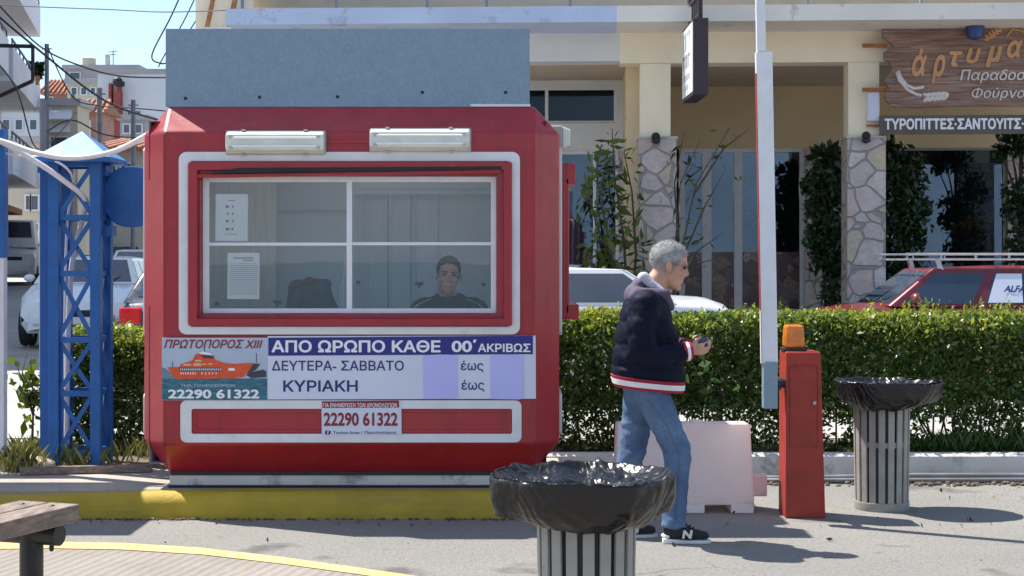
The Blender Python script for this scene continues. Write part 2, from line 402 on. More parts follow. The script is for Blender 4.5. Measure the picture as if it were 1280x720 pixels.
M['pinkwall'] = pmat('pink_wall', (.36, .20, .17), .9)
M['townwhite'] = pmat('town_white_wall', (.62, .65, .70), .9, var=.06, vs=.3)
M['towngrey'] = pmat('town_grey_wall', (.36, .36, .37), .9, var=.1, vs=.4)
M['towncream'] = pmat('town_cream_wall', (.50, .46, .38), .9, var=.08, vs=.4)
M['apt'] = pmat('apartment_grey', (.55, .58, .63), .9, var=.08, vs=.5)
M['brickred'] = pmat('brick_red_paint', (.30, .07, .06), .9)
M['pole'] = pmat('grey_pole', (.16, .17, .20), .8)
M['cable'] = pmat('black_cable', (.02, .02, .022), .7)
M['skin'] = pmat('skin', (.50, .27, .19), .5, var=.10, vs=14, dirt=(.42, .19, .14), dlo=.5, dhi=.8, ds=9)
M['skin2'] = pmat('seller_skin', (.56, .33, .25), .5, var=.08, vs=12)
M['greyhair'] = pmat('grey_hair', (.30, .29, .285), .9, var=.35, vs=22, bs=180, bstr=.5)
M['darkhair'] = pmat('cropped_dark_hair', (.03, .026, .024), .8, var=.3, vs=60, bs=120, bstr=.5)
M['navy'] = pmat('navy_padded_fabric', (.005, .007, .020), .65, var=.25, vs=7, bs=9, bstr=.3, bdist=.02, spec=.12)
M['lavender'] = pmat('grey_mauve_hood', (.09, .068, .11), .85, var=.12, vs=12, bs=30)
M['lining'] = pmat('pale_fleece', (.42, .41, .48), .95, var=.1, vs=20, bs=50)
M['stripered'] = pmat('dark_red_knit', (.30, .015, .035), .9)
M['stripewhite'] = pmat('white_knit', (.72, .70, .72), .9)
M['shoe'] = pmat('black_suede', (.014, .014, .017), .75, var=.2)
M['sole'] = pmat('white_sole', (.62, .60, .58), .7)
M['eye'] = pmat('dark_eye', (.02, .015, .012), .2)
M['lips'] = pmat('lips', (.34, .13, .11), .5)
M['blackcloth'] = pmat('black_jersey', (.008, .008, .010), .8)
M['wallet'] = pmat('dark_blue_case', (.012, .02, .06), .5)
M['greycloth'] = pmat('blue_grey_cloth', (.07, .085, .12), .9, var=.25, vs=10)
M['browncloth'] = pmat('brown_collar', (.12, .05, .045), .9)
M['rock'] = pmat('pale_rock', (.48, .40, .28), .9, var=.25, vs=6, bs=12)
M['planter'] = pmat('whitewashed_concrete', (.56, .54, .51), .9, var=.10, vs=2, bs=14, bstr=.3, dirt=(.22, .21, .20), dlo=.53, dhi=.68, ds=5)
M['pipe'] = pmat('grey_pipe', (.16, .16, .17), .5)

def transplastic():
    m, t, p, o = newmat('translucent_plastic')
    a = mixc(t, noise_fac(t, 2.5), (.92, .81, .77), (.96, .87, .83)); a = mixc(t, noise_fac(t, 3, 8, .7, .62, .85), a, (.55, .40, .36))
    t.links.new(a, p.inputs['Base Color']); p.inputs['Roughness'].default_value = .5
    tr = N(t, 'BsdfTranslucent'); t.links.new(a, tr.inputs['Color']); ms = N(t, 'MixShader'); ms.inputs[0].default_value = .45
    t.links.new(p.outputs[0], ms.inputs[1]); t.links.new(tr.outputs[0], ms.inputs[2]); t.links.new(ms.outputs[0], o.inputs[0]); return m
M['plasttrans'] = transplastic()
def redpaint():
    m, t, p, o = newmat('weathered_red_fibreglass')
    a = mixc(t, noise_fac(t, 1.8), (.31, .009, .018), (.37, .010, .022))
    a = mixc(t, noise_fac(t, 4, 7, .65, .52, .80, stretch=(3.5, 3.5, .35)), a, (.20, .010, .014))
    a = mixc(t, noise_fac(t, 9, 6, .7, .60, .80), a, (.38, .05, .05))
    a = mixc(t, noise_fac(t, 30, 5, .7, .70, .78), a, (.10, .012, .012))
    t.links.new(a, p.inputs['Base Color']); p.inputs['Coat Weight'].default_value = .25; p.inputs['Coat Roughness'].default_value = .12
    rr = N(t, 'MapRange'); rr.inputs['To Min'].default_value = .28; rr.inputs['To Max'].default_value = .5; t.links.new(noise_fac(t, 6, 6, .7), rr.inputs['Value']); t.links.new(rr.outputs[0], p.inputs['Roughness'])
    bump(t, p, noise_fac(t, 4, 3, .5, .2, .8), .10, .015); return m
M['red'] = redpaint()
def jeansmat():
    m, t, p, o = newmat('blue_denim')
    a = mixc(t, noise_fac(t, 5, 4, .55, .35, .7), (.035, .070, .145), (.17, .255, .38))
    a = mixc(t, noise_fac(t, 90, 3, .7, .3, .7), a, (.06, .11, .21))
    t.links.new(a, p.inputs['Base Color']); p.inputs['Roughness'].default_value = .9
    bump(t, p, noise_fac(t, 12, 4, .6, .2, .8), .35, .02); return m
M['denim'] = jeansmat()
def asphalt():
    m, t, p, o = newmat('worn_asphalt')
    a = mixc(t, noise_fac(t, .55, 6, .6, .35, .65), (.20, .196, .188), (.32, .305, .28))
    a = mixc(t, noise_fac(t, 140, 3, .8, .35, .68), a, (.44, .42, .38))
    a = mixc(t, noise_fac(t, 90, 3, .8, .55, .75), a, (.10, .10, .105))
    a = mixc(t, noise_fac(t, 38, 5, .8, .5, .72), a, (.14, .135, .13))
    a = mixc(t, noise_fac(t, 55, 4, .8, .56, .72), a, (.46, .44, .41))
    a = mixc(t, noise_fac(t, 2.2, 8, .7, .58, .70), a, (.30, .24, .18))
    tc = N(t, 'TexCoord'); nz = N(t, 'TexNoise'); nz.inputs['Scale'].default_value = 1.4; nz.inputs['Detail'].default_value = 5
    vm = N(t, 'VectorMath', operation='MULTIPLY_ADD'); vm.inputs[1].default_value = (.7, .7, .7)
    t.links.new(tc.outputs['Object'], nz.inputs['Vector']); t.links.new(nz.outputs['Color'], vm.inputs[0]); t.links.new(tc.outputs['Object'], vm.inputs[2])
    vo = N(t, 'TexVoronoi', feature='DISTANCE_TO_EDGE'); vo.inputs['Scale'].default_value = .7; t.links.new(vm.outputs[0], vo.inputs['Vector'])
    rg = N(t, 'MapRange'); rg.inputs['From Min'].default_value = .003; rg.inputs['From Max'].default_value = .009; rg.inputs['To Min'].default_value = .8; rg.inputs['To Max'].default_value = 0
    t.links.new(vo.outputs['Distance'], rg.inputs['Value'])
    mk = N(t, 'Math', operation='MULTIPLY'); t.links.new(rg.outputs[0], mk.inputs[0]); t.links.new(noise_fac(t, .35, 2, .5, .50, .62), mk.inputs[1])
    a = mixc(t, mk.outputs[0], a, (.12, .11, .10))
    a = mixc(t, noise_fac(t, 1.1, 4, .55, .60, .66), a, (.17, .165, .16))
    a = mixc(t, noise_fac(t, 6, 3, .5, .70, .76), a, (.12, .11, .10))
    t.links.new(a, p.inputs['Base Color']); p.inputs['Roughness'].default_value = .85
    bump(t, p, noise_fac(t, 48, 6, .8, .2, .8), .9, .02); return m
M['asphalt'] = asphalt()
def ribbed():
    m, t, p, o = newmat('ribbed_concrete')
    a = mixc(t, noise_fac(t, 1.2, 7, .65, .35, .65), (.21, .188, .16), (.29, .262, .23))
    a = mixc(t, noise_fac(t, 120, 3, .8, .4, .7), a, (.18, .16, .14))
    t.links.new(a, p.inputs['Base Color']); p.inputs['Roughness'].default_value = .9
    tc = N(t, 'TexCoord'); mp = N(t, 'Mapping'); mp.inputs['Rotation'].default_value = (0, 0, R(12)); t.links.new(tc.outputs['Object'], mp.inputs[0])
    wv = N(t, 'TexWave'); wv.inputs['Scale'].default_value = 4.6; wv.inputs['Distortion'].default_value = 2.5; wv.inputs['Detail'].default_value = 3; t.links.new(mp.outputs[0], wv.inputs['Vector'])
    bump(t, p, wv.outputs['Fac'], .45, .012); return m
M['ribbed'] = ribbed()
M['concrete'] = pmat('platform_concrete', (.34, .31, .27), .9, var=.14, vs=2, dirt=(.22, .19, .16), dlo=.5, dhi=.72, bs=40, bstr=.35)
M['street'] = pmat('pale_street', (.34, .33, .31), .9, var=.1, vs=.4, dirt=(.24, .23, .22), dlo=.5, dhi=.7, ds=.7)
M['soil'] = pmat('dry_soil', (.13, .095, .065), .95, var=.35, vs=6, bs=20, bstr=.7, bdist=.03)
def kerbpaint():
    m, t, p, o = newmat('yellow_kerb_paint')
    a = mixc(t, noise_fac(t, 3, 6, .6, .35, .65), (.36, .24, .012), (.46, .32, .022))
    a = mixc(t, noise_fac(t, 7, 9, .75, .63, .72), a, (.14, .12, .09))
    a = mixc(t, noise_fac(t, 2, 5, .6, .55, .75, stretch=(.6, 1, 6)), a, (.28, .20, .05))
    t.links.new(a, p.inputs['Base Color']); p.inputs['Roughness'].default_value = .7
    bump(t, p, noise_fac(t, 25, 6, .7, .2, .8), .35, .012); return m
M['kerb'] = kerbpaint()
M['yline'] = pmat('yellow_road_paint', (.62, .39, .16), .8, var=.15, vs=4, dirt=(.34, .31, .25), dlo=.5, dhi=.68, ds=14, bs=70, bstr=.5)
def stone():
    m, t, p, o = newmat('crazy_stone_cladding')
    tc = N(t, 'TexCoord'); nz = N(t, 'TexNoise'); nz.inputs['Scale'].default_value = 2.0
    vm = N(t, 'VectorMath', operation='MULTIPLY_ADD'); vm.inputs[1].default_value = (.18, .18, .18)
    t.links.new(tc.outputs['Object'], nz.inputs['Vector']); t.links.new(nz.outputs['Color'], vm.inputs[0]); t.links.new(tc.outputs['Object'], vm.inputs[2])
    v1 = N(t, 'TexVoronoi', feature='DISTANCE_TO_EDGE'); v2 = N(t, 'TexVoronoi', feature='F1')
    for v in (v1, v2): v.inputs['Scale'].default_value = 3.7; t.links.new(vm.outputs[0], v.inputs['Vector'])
    sp = N(t, 'SeparateColor'); t.links.new(v2.outputs['Color'], sp.inputs[0])
    rp = N(t, 'ValToRGB'); rp.color_ramp.interpolation = 'CONSTANT'
    cs = [(.74, .65, .62), (.68, .51, .48), (.71, .58, .40), (.78, .72, .69), (.62, .57, .57), (.70, .56, .51)]
    e = rp.color_ramp.elements; e[0].color = (*cs[0], 1); e[1].position = .17; e[1].color = (*cs[1], 1)
    for i, c in enumerate(cs[2:]): q = e.new(.34+.17*i); q.color = (*c, 1)
    t.links.new(sp.outputs[0], rp.inputs['Fac'])
    a = mixc(t, noise_fac(t, 8, 6, .6, .3, .75), rp.outputs[0], (.50, .42, .39))
    rg = N(t, 'MapRange'); rg.inputs['From Min'].default_value = .025; rg.inputs['From Max'].default_value = .05; t.links.new(v1.outputs['Distance'], rg.inputs['Value'])
    a = mixc(t, rg.outputs[0], (.33, .32, .31), a)
    t.links.new(a, p.inputs['Base Color']); p.inputs['Roughness'].default_value = .8
    ad = N(t, 'Math', operation='ADD'); t.links.new(rg.outputs[0], ad.inputs[0]); t.links.new(noise_fac(t, 14, 6, .7, .2, .8), ad.inputs[1])
    bump(t, p, ad.outputs[0], .8, .03); return m
M['stone'] = stone()
def signwood():
    m, t, p, o = newmat('carved_sign_wood')
    a = mixc(t, noise_fac(t, 3, 7, .6, .35, .68, stretch=(.5, 1, 9)), (.12, .055, .034), (.32, .20, .15))
    a = mixc(t, noise_fac(t, 5, 7, .6, .52, .75, stretch=(.4, 1, 7)), a, (.44, .34, .30))
    t.links.new(a, p.inputs['Base Color']); p.inputs['Roughness'].default_value = .55
    bump(t, p, noise_fac(t, 5, 6, .6, .2, .8, stretch=(.5, 1, 12)), .4, .01); return m
M['signwood'] = signwood()
def pastry():
    m, t, p, o = newmat('pastry_photo_print')
    tc = N(t, 'TexCoord'); vo = N(t, 'TexVoronoi'); vo.inputs['Scale'].default_value = 6; t.links.new(tc.outputs['Object'], vo.inputs['Vector'])
    sp = N(t, 'SeparateColor'); t.links.new(vo.outputs['Color'], sp.inputs[0]); rp = N(t, 'ValToRGB'); e = rp.color_ramp.elements
    e[0].color = (.05, .04, .045, 1); e[1].color = (.45, .42, .42, 1)
    for ps, c in ((.3, (.16, .06, .05)), (.5, (.12, .12, .14)), (.7, (.30, .19, .14))): q = e.new(ps); q.color = (*c, 1)
    t.links.new(sp.outputs[0], rp.inputs['Fac'])
    a = mixc(t, noise_fac(t, 22, 4, .6, .4, .65), rp.outputs[0], (.10, .08, .09))
    t.links.new(a, p.inputs['Base Color']); p.inputs['Roughness'].default_value = .25; return m
M['pastry'] = pastry()
rnd = random.Random(5)

# ------------------------------------------------------------------ ground
def gz(y):
    if y < 12.9: return 0
    if y < 13.3: return .17*(y-12.9)/.4
    if y < 70: return .17+.017*(y-13.3)
    if y < 160: return 1.13+.06*(y-70)
    return 6.5
ys = [-3000, -200, -20, 0, 4, 8, 10, 12, 12.9, 13.3, 18, 25, 40, 55, 70, 100, 160, 400, 4000]
xs = [-4000, -300, -60, -20, -8, -4, 0, 4, 8, 20, 60, 300, 4000]
mb = MB(); g = [[mb.b.verts.new((x, y, gz(y))) for x in xs] for y in ys]
for i in range(len(ys)-1):
    for j in range(len(xs)-1): mb.b.faces.new((g[i][j], g[i][j+1], g[i+1][j+1], g[i+1][j]))
tag(mb.build('ground', M['asphalt']), kind='structure')
mb = MB(); mb.poly([(-3990, -9, .02), (3990, -9, .02), (4000, -2990, .02), (-4000, -2990, .02)]); tag(mb.build('sea', M['seawater']), kind='structure')  # guessed sea behind the viewer, added for darker window reflections
mb = MB(); w = [(13.32, gz(13.32)), (25, gz(25)), (40, gz(40)), (55, gz(55)), (69, gz(69))]
rows = [[mb.b.verts.new((x, y, z+.006)) for x in (-30, -6, 0, 30)] for y, z in w]
for a, b in zip(rows, rows[1:]):
    for j in range(3): mb.b.faces.new((a[j], a[j+1], b[j+1], b[j]))
tag(mb.build('street', M['street']), kind='structure')
# guessed far shore behind the viewer, added for the windows to reflect
mb = MB(); hr_ = []
for i in range(81):
    x = -4800+120*i; h = 230+110*noise.noise((x*.0011, 3, 0))+40*noise.noise((x*.005, 7, 0))
    hr_.append([mb.b.verts.new((x, y, z)) for y, z in ((-2300, -2), (-2480, h*.45), (-2700, h), (-3300, h*.9), (-3600, -2))])
for a, b in zip(hr_, hr_[1:]):
    for k in range(4): mb.b.faces.new((a[k], b[k], b[k+1], a[k+1]))
tag(mb.build('reflected_hills', M['hill'], smooth=True), kind='structure')
# yellow line and ribbed concrete slab in the foreground
line_px = [(-500, 700), (-200, 688), (-60, 684.5), (60, 683), (150, 684.5), (250, 690.5), (350, 702), (430, 713), (520, 726), (680, 752), (900, 800)]
def onground(px, py, z=0): Y = (CAMZ-z)*F/(py-328); return (XX(px, Y), Y)
up = [onground(px, py-4.2) for px, py in line_px]; lo = [onground(px, py+4.2) for px, py in line_px]
mb = MB()
for k in range(len(up)-1):
    mb.poly([(*lo[k], .009), (*lo[k+1], .009), (*up[k+1], .009), (*up[k], .009)])
bmesh.ops.remove_doubles(mb.b, verts=mb.b.verts[:], dist=1e-4)
tag(mb.build('yellow_line', M['yline']), kind='structure')
mb = MB(); mb.poly([(*p, .005) for p in up] + [(3.0, 2.0, .005), (-7, 2.0, .005), (-7, 8.8, .005)])
tag(mb.build('concrete_slab', M['ribbed']), kind='structure')
# raised platform with yellow kerb
PT = .17
mb = MB(); mb.slab([(-9, 10.38), (.35, 10.36), (.35, 12.04), (-2.36, 12.04), (-2.36, 13.3), (-9, 13.3)], -.05, PT)
tag(mb.build('platform', M['concrete'], bevel=.01), kind='structure')
mb = MB()
sx = [-9+.35*i for i in range(27)]+[.36]
kp = lambda x: [(10.215, -.02), (10.222, .10), (10.235, PT-.035), (10.265, PT-.004), (10.30, PT+.004), (10.379, PT+.003), (10.379, -.02)]
rings = []
for i, x in enumerate(sx):
    zs = -.035*max(0, min(1, (-1.9-x)/1.4))
    rings.append([mb.b.verts.new((x, y+rnd.uniform(-.004, .004)*(z < .15), z+(zs if z > .05 else 0)+rnd.uniform(-.004, .004))) for y, z in kp(x)])
for a, b in zip(rings, rings[1:]):
    for k in range(6): mb.b.faces.new((a[k], b[k], b[k+1], a[k+1]))
mb.b.faces.new(rings[-1]); mb.b.faces.new(rings[0][::-1])
tag(mb.build('kerb', M['kerb'], smooth='auto'), kind='structure')
# soil bed around the tower and behind, bed under the hedge
def rough_patch(name, x0, x1, y0, y1, z, amp, mat, n=40, m=14):
    mb = MB(); vv = []
    for i in range(n+1):
        row = []
        for j in range(m+1):
            x = x0+(x1-x0)*i/n; y = y0+(y1-y0)*j/m
            e = min(i, n-i, j, m-j); h = z+amp*(noise.noise((x*3, y*3, 1))+.5*noise.noise((x*9, y*9, 2)))-(0 if e > 1 else .05*(2-e)/2)
            row.append(mb.b.verts.new((x+.06*noise.noise((x*4, y*4, 7)), y+.06*noise.noise((x*4, y*4, 9)), h)))
        vv.append(row)
    for i in range(n):
        for j in range(m): mb.b.faces.new((vv[i][j], vv[i+1][j], vv[i+1][j+1], vv[i][j+1]))
    return tag(mb.build(name, mat, smooth=True), kind='structure')
rough_patch('soil', -4.6, -2.0, 11.25, 13.2, PT+.02, .03, M['soil'])
rough_patch('hedge_bed', -2.3, 7.5, 12.22, 13.35, .17, .03, M['soil'], 90)
# planter wall
t = mb = MB()
xsn = [-.6+.25*i for i in range(32)]
pr = [(12.06, -.02), (12.065, .12), (12.075, .175), (12.10, .192), (12.19, .195), (12.215, .17), (12.215, -.02)]
rings = [[mb.b.verts.new((x, y+.006*noise.noise((x*3, z*8, 1)), z+(.007*noise.noise((x*2.5, y, 4)) if z > .1 else 0))) for y, z in pr] for x in xsn]
for a, b in zip(rings, rings[1:]):
    for k in range(6): mb.b.faces.new((a[k], b[k], b[k+1], a[k+1]))
mb.b.faces.new(rings[-1]); mb.b.faces.new(rings[0][::-1])
tag(mb.build('planter_wall', M['planter'], smooth='auto'), 'low whitewashed concrete wall along the foot of the long hedge', 'wall')
mb = MB(); mb.tube([(1.2, 11.93, .03), (2.2, 11.9, .035), (3.0, 11.92, .05), (4.2, 11.96, .045), (6.8, 11.95, .045)], .022)
mb.tube([(1.3, 11.86, .022), (2.4, 11.87, .022), (4, 11.9, .022), (6.8, 11.89, .022)], .018)
tag(mb.build('pipe', M['pipe'], smooth=True), 'pair of grey pipes lying along the bottom of the low white wall', 'pipe')
mb = MB()
for i in range(260):
    x = rnd.uniform(1.5, 6.5); y = 11.78+.08*noise.noise((x*2, 0, 0))+rnd.gauss(0, .035); r = rnd.uniform(.006, .02)
    mb.ell((x, y, r*.5), (r*1.3, r, r*.7), (0, 0, rnd.random()*3), n=4)
for i in range(320):
    x = rnd.uniform(-6, .3); r = rnd.uniform(.004, .013); mb.ell((x, 10.2-abs(rnd.gauss(0, .018)), r*.5), (r*1.4, r, r*.8), (0, 0, rnd.random()*3), n=4)
tag(mb.build('rubble', M['soil']), 'crumbs of soil and dead leaves gathered along the kerb foot', 'debris', kind='stuff')

rl = np.random.default_rng(77); nL = 110
LX = rl.uniform(-3.5, 4.5, nL); LY = np.where(rl.random(nL) < .6, rl.uniform(9.9, 10.19, nL)*1.0, rl.uniform(8.6, 11.9, nL)); LX = np.where(LY > 10.2, np.abs(LX)*.8+.8, LX)
tag(leaves('leaf_litter', np.stack([LX, LY, np.full(nL, .012)], 1), .032, pmat('dry_leaf', (.16, .10, .05), .9, var=.4), None, 77, 2.0, tilt=(.12, (0, 0, .0))), 'dry leaves and bits of litter scattered over the road', 'litter', kind='stuff')
# ------------------------------------------------------------------ kiosk
KY = 10.3
kx = lambda px: (px-640)*KY/F
kz = lambda py: CAMZ-(py-328)*KY/F
def rect(x0, x1, y0, y1): return (kx(x0), kx(x1), kz(y1), kz(y0))
kiosk = thing('ticket_kiosk', 'red fibreglass ticket kiosk with chamfered corners, a wide white framed window and ferry posters', 'kiosk', (kx(436), 11.1, PT))
fx0, fx1, fz1, fz0 = kx(205), kx(668), kz(165), kz(555)
c = .165; ox0, ox1, oz0, oz1 = fx0-c, fx1+c, .268, 2.66; YB = 11.9
pts = []
for X, Yy, Z in (((ox0, ox1), (KY+c, YB-c), (fz0, fz1)), ((fx0, fx1), (KY, YB), (fz0, fz1)), ((fx0, fx1), (KY+c, YB-c), (oz0, oz1))):
    pts += [(x, y, z) for x in X for y in Yy for z in Z]
mb = MB(); mb.hull(pts); bmesh.ops.dissolve_limit(mb.b, angle_limit=R(2), verts=mb.b.verts[:], edges=mb.b.edges[:])
mb.b.normal_update()
def cut(mb, nrm, hole):           # replace the flat face that looks along nrm by a ring of faces round a hole (4 corners)
    f = max(mb.b.faces, key=lambda q: q.normal.dot(Vector(nrm))*q.calc_area()**.01)
    vs = [v for v in f.verts]; hv = [mb.b.verts.new(Vector(h)) for h in hole]
    mb.b.faces.remove(f)
    used = []
    near = [min(vs, key=lambda v: (v.co-h.co).length) for h in hv]
    for k in range(4):
        j = (k+1) % 4
        mb.b.faces.new((near[k], near[j], hv[j], hv[k]))
hx0, hx1, hz0, hz1 = rect(241, 637, 207, 404)
cut(mb, (0, -1, 0), [(hx0, KY, hz0), (hx1, KY, hz0), (hx1, KY, hz1), (hx0, KY, hz1)])
SKX0, SKX1, SKY0, SKY1 = -1.75, -.25, 10.95, 11.5
cut(mb, (0, 0, 1), [(SKX0, SKY0, oz1), (SKX1, SKY0, oz1), (SKX1, SKY1, oz1), (SKX0, SKY1, oz1)])
cut(mb, (-1, 0, 0), [(ox0, 11.50, 1.36), (ox0, 10.74, 1.36), (ox0, 10.74, 2.18), (ox0, 11.50, 2.18)])
cut(mb, (1, 0, 0), [(ox1, 10.72, 1.32), (ox1, 11.55, 1.32), (ox1, 11.55, 2.2), (ox1, 10.72, 2.2)])
body = mb.build('body', M['red'], kiosk, bevel=.014, seg=3)
for p in body.data.polygons: p.use_smooth = False
# panel seams
mb = MB()
for px in (205, 668): mb.box(kx(px)-.004, kx(px)+.004, KY-.002, KY+.004, fz0+.02, fz1-.02)
mb.box(kx(587)-.006, kx(587)+.006, KY-.006, KY+.004, kz(190), kz(168))
mb.bar((kx(587), KY-.006, kz(168)), (kx(587), KY+c-.012, oz1-.01), .012, .012)
mb.box(kx(410), kx(462), KY-.012, KY+.002, kz(179), kz(175))
mb.build('seam', M['red'], kiosk)
# window surround
mb = MB(); mb.ring(rect(224, 650, 190, 418), rect(236, 639, 202, 408), KY-.02, KY+.002, .05, .03); mb.build('trim', M['white'], kiosk, bevel=.005)
mb = MB(); mb.ring(rect(226, 652, 500, 553), rect(240, 640, 511, 542), KY-.018, KY+.002, .04, .012); mb.build('trim', M['white'], kiosk, bevel=.005)
mb = MB(); mb.ring(rect(241, 639.5, 512, 541), rect(246, 634, 516, 537), KY-.006, KY+.002); mb.build('panel_rim', M['red'], kiosk, bevel=.003)
mb = MB(); mb.ring(rect(237, 640, 203, 407), rect(248, 630, 213, 398), KY-.045, KY+.001, .012, .006)
mb.ring(rect(240, 638.5, 206, 405.5), rect(250.5, 621, 219, 392.5), KY+.0015, KY+.115, .004, .004)
mb.build('window_surround', M['red'], kiosk, bevel=.004)
mb = MB(); A = (kx(246), KY-.012, kz(220.5)); B = (kx(626), KY-.012, kz(214.5)); mb.bar(A, B, .05, .022)
mb.build('shutter_flap', M['red'], kiosk, bevel=.003)
mb = MB(); mb.prism([(kx(262), kz(217.5)), (kx(627), kz(212.5)), (kx(627), kz(208.5)), (kx(300), kz(210.5))], KY-.052, KY-.03); mb.build('slot_shade', M['dark'], kiosk)  # dark strip standing in for the shaded gap above the flap
wy = KY+.075
win = MB(); win.ring(rect(251, 620.5, 220, 392), rect(259, 613.5, 227, 386), wy-.018, wy+.03)
win.box(kx(432), kx(439), wy-.016, wy+.028, kz(386.5), kz(226.5))
win.box(kx(258.5), kx(432.5), wy-.012, wy+.02, kz(307), kz(303)); win.box(kx(438.5), kx(614), wy-.012, wy+.02, kz(306.5), kz(302.5))
wf = win.build('window', M['alu'], kiosk, bevel=.003)
mb = MB()
for a, b_ in ((258, 433), (438, 615)):
    for z_, z2 in ((226, 304), (306, 387)): mb.box(kx(a), kx(b_), wy+.006, wy+.009, kz(z2), kz(z_))
mb.build('pane', M['glass'], wf)
mb = MB()
for px, py in ((344, 378), (523, 355)):
    mb.box(kx(px-5), kx(px+5), wy+.012, wy+.03, kz(py+2), kz(py-2)); mb.box(kx(px-1.5), kx(px+1.5), wy+.012, wy+.026, kz(py+5), kz(py+2))
for px, py in ((268, 380), (446, 353), (604, 356)): mb.lathe([(.001, .01), (.012, .01), (.012, .025), (.001, .025)], (kx(px), wy, kz(py)), 12, 'Y')
mb.build('latch', M['black'], wf)
# side window on the right, trims on both sides
def yz(mb, x):       # turn a piece modelled in XZ (x = along the side, y = outward) onto the right-hand side at x
    for v in mb.b.verts: v.co = Vector((x-v.co.y, v.co.x, v.co.z))
    return mb
mb = MB(); mb.ring((10.62, 11.66, 1.22, 2.33), (10.68, 11.60, 1.28, 2.27), -.0, -.0)if False else mb.ring((10.52, 11.72, 1.16, 2.40), (10.58, 11.66, 1.22, 2.34), -.02, .002, .05, .03)
yz(mb, ox1).build('trim', M['white'], kiosk, bevel=.004)
mb = MB(); mb.ring((10.52, 11.72, .50, .78), (10.58, 11.66, .56, .72), -.02, .002, .04, .02); yz(mb, ox1).build('trim', M['white'], kiosk, bevel=.004)
mb = MB(); mb.ring((10.62, 11.62, 1.26, 2.30), (10.74, 11.52, 1.36, 2.18), -.055, .08, .02, .01)
mb.box(10.62, 11.62, -.115, -.05, 2.16, 2.30); mb.box(10.62, 11.62, -.135, -.05, 1.26, 1.36); mb.box(10.62, 10.72, -.07, -.05, 1.3, 2.2)
sw = yz(mb, ox1).build('side_window', M['red'], kiosk, bevel=.006)
mb = MB(); mb.box(10.74, 11.52, .02, .024, 1.36, 2.18); yz(mb, ox1).build('pane', M['glass'], sw)
mb = MB()
for z0, z1 in ((1.16, 2.40), (.50, .78)):
    mb.ring((10.52, 11.72, z0, z1), (10.58, 11.66, z0+.06, z1-.06), -.02, .002, .04, .03)
for v in mb.b.verts: v.co = Vector((ox0+v.co.y, v.co.x, v.co.z))
mb.build('trim', M['white'], kiosk, bevel=.004)
mb = MB(); mb.ring((10.70, 11.54, 1.32, 2.22), (10.76, 11.48, 1.38, 2.16), -.02, .06)  # left window opening added to let more light into the kiosk
for v in mb.b.verts: v.co = Vector((ox0+v.co.y, v.co.x, v.co.z))
sw = mb.build('side_window', M['alu'], kiosk, bevel=.004)
mb = MB(); mb.box(ox0+.01, ox0+.014, 10.76, 11.48, 1.38, 2.16); mb.build('pane', M['glass'], sw)
mb = MB(); mb.box(SKX0-.04, SKX1+.04, SKY0-.04, SKY1+.04, oz1+.004, oz1+.03); mb.build('added_skylight', M['acrylic'], kiosk, bevel=.008)  # translucent roof opening added to brighten the interior
# fluorescent fixtures
def fixture(x0, x1, y0, y1):
    q = rect(x0, x1, y0, y1)
    mb = MB(); mb.box(q[0], q[1], KY-.035, KY+.03, q[2], q[3]); f = mb.build('light_fixture', M['greyplastic'], kiosk, bevel=.012)
    mb = MB(); mb.hull([(x, y, z) for x in (q[0]+.008, q[1]-.008) for y, i in ((KY-.034, 0), (KY-.085, .022)) for z in (q[2]+.006+i, q[3]-.006-i)])
    mb.build('diffuser', M['lampshade'], f, bevel=.012, seg=3)
    mb = MB()
    for k in (.33, .67):
        z = q[2]+(q[3]-q[2])*k; mb.tube([(q[0]+.05, KY-.088, z), (q[1]-.05, KY-.088, z)], .008)
    mb.build('tube', M['tube'], f, smooth='auto')
    mb = MB()
    for k in (.18, .8):
        x = q[0]+(q[1]-q[0])*k
        for z in (q[2], q[3]): mb.box(x-.012, x+.012, KY-.05, KY-.02, z-.006, z+.006)
    for x in (q[0]+.045, q[1]-.045):
        for k in (.28, .72): mb.box(x-.012, x+.012, KY-.094, KY-.08, q[2]+(q[3]-q[2])*k-.008, q[2]+(q[3]-q[2])*k+.008)
    mb.build('clip', M['greyplastic'], f)
fixture(283, 408, 163.5, 194); fixture(462, 589, 160.5, 190.5)
mb = MB(); mb.box(ox1-.05, ox1+.03, 10.75, 11.35, 2.40, 2.56); f = mb.build('light_fixture', M['greyplastic'], kiosk, bevel=.01)
mb = MB(); mb.hull([(x, y, z) for x, i in ((ox1+.03, 0), (ox1+.085, .02)) for y in (10.755+i, 11.345-i) for z in (2.405+i, 2.555-i)]); mb.build('diffuser', M['lampshade'], f, bevel=.012)
# roof sheet
py0 = KY+.17
def rx(px): return XX(px, py0)
def rz(py): return ZZ(py, py0)
mb = MB(); mb.box(rx(207), rx(662), py0, py0+.012, rz(133.5), rz(36)); mb.box(rx(207), rx(662), py0+.012, py0+.30, rz(36)-.012, rz(36))
mb.box(rx(207), rx(207)+.012, py0+.012, py0+.30, rz(133), rz(36)-.012); mb.box(rx(662)-.012, rx(662), py0+.012, py0+.30, rz(133), rz(36)-.012)
mb.box(rx(207), rx(662), py0+.30, py0+.312, rz(133), rz(36)-.001)
rp = mb.build('roof_sheet', M['galv'], kiosk)
mb = MB()
for px, py in ((232, 123), (324.5, 121.5), (422, 121), (528, 115.5), (632, 115.5)): mb.lathe([(.001, -.003), (.011, -.003), (.011, .004), (.001, .004)], (rx(px), py0, rz(py)), 12, 'Y')
mb.build('hole', M['dark'], rp)
mb = MB(); mb.box(rx(588), rx(663), py0-.012, py0+.3, oz1-.002, oz1+.016); mb.build('flashing', M['white'], kiosk, bevel=.003)
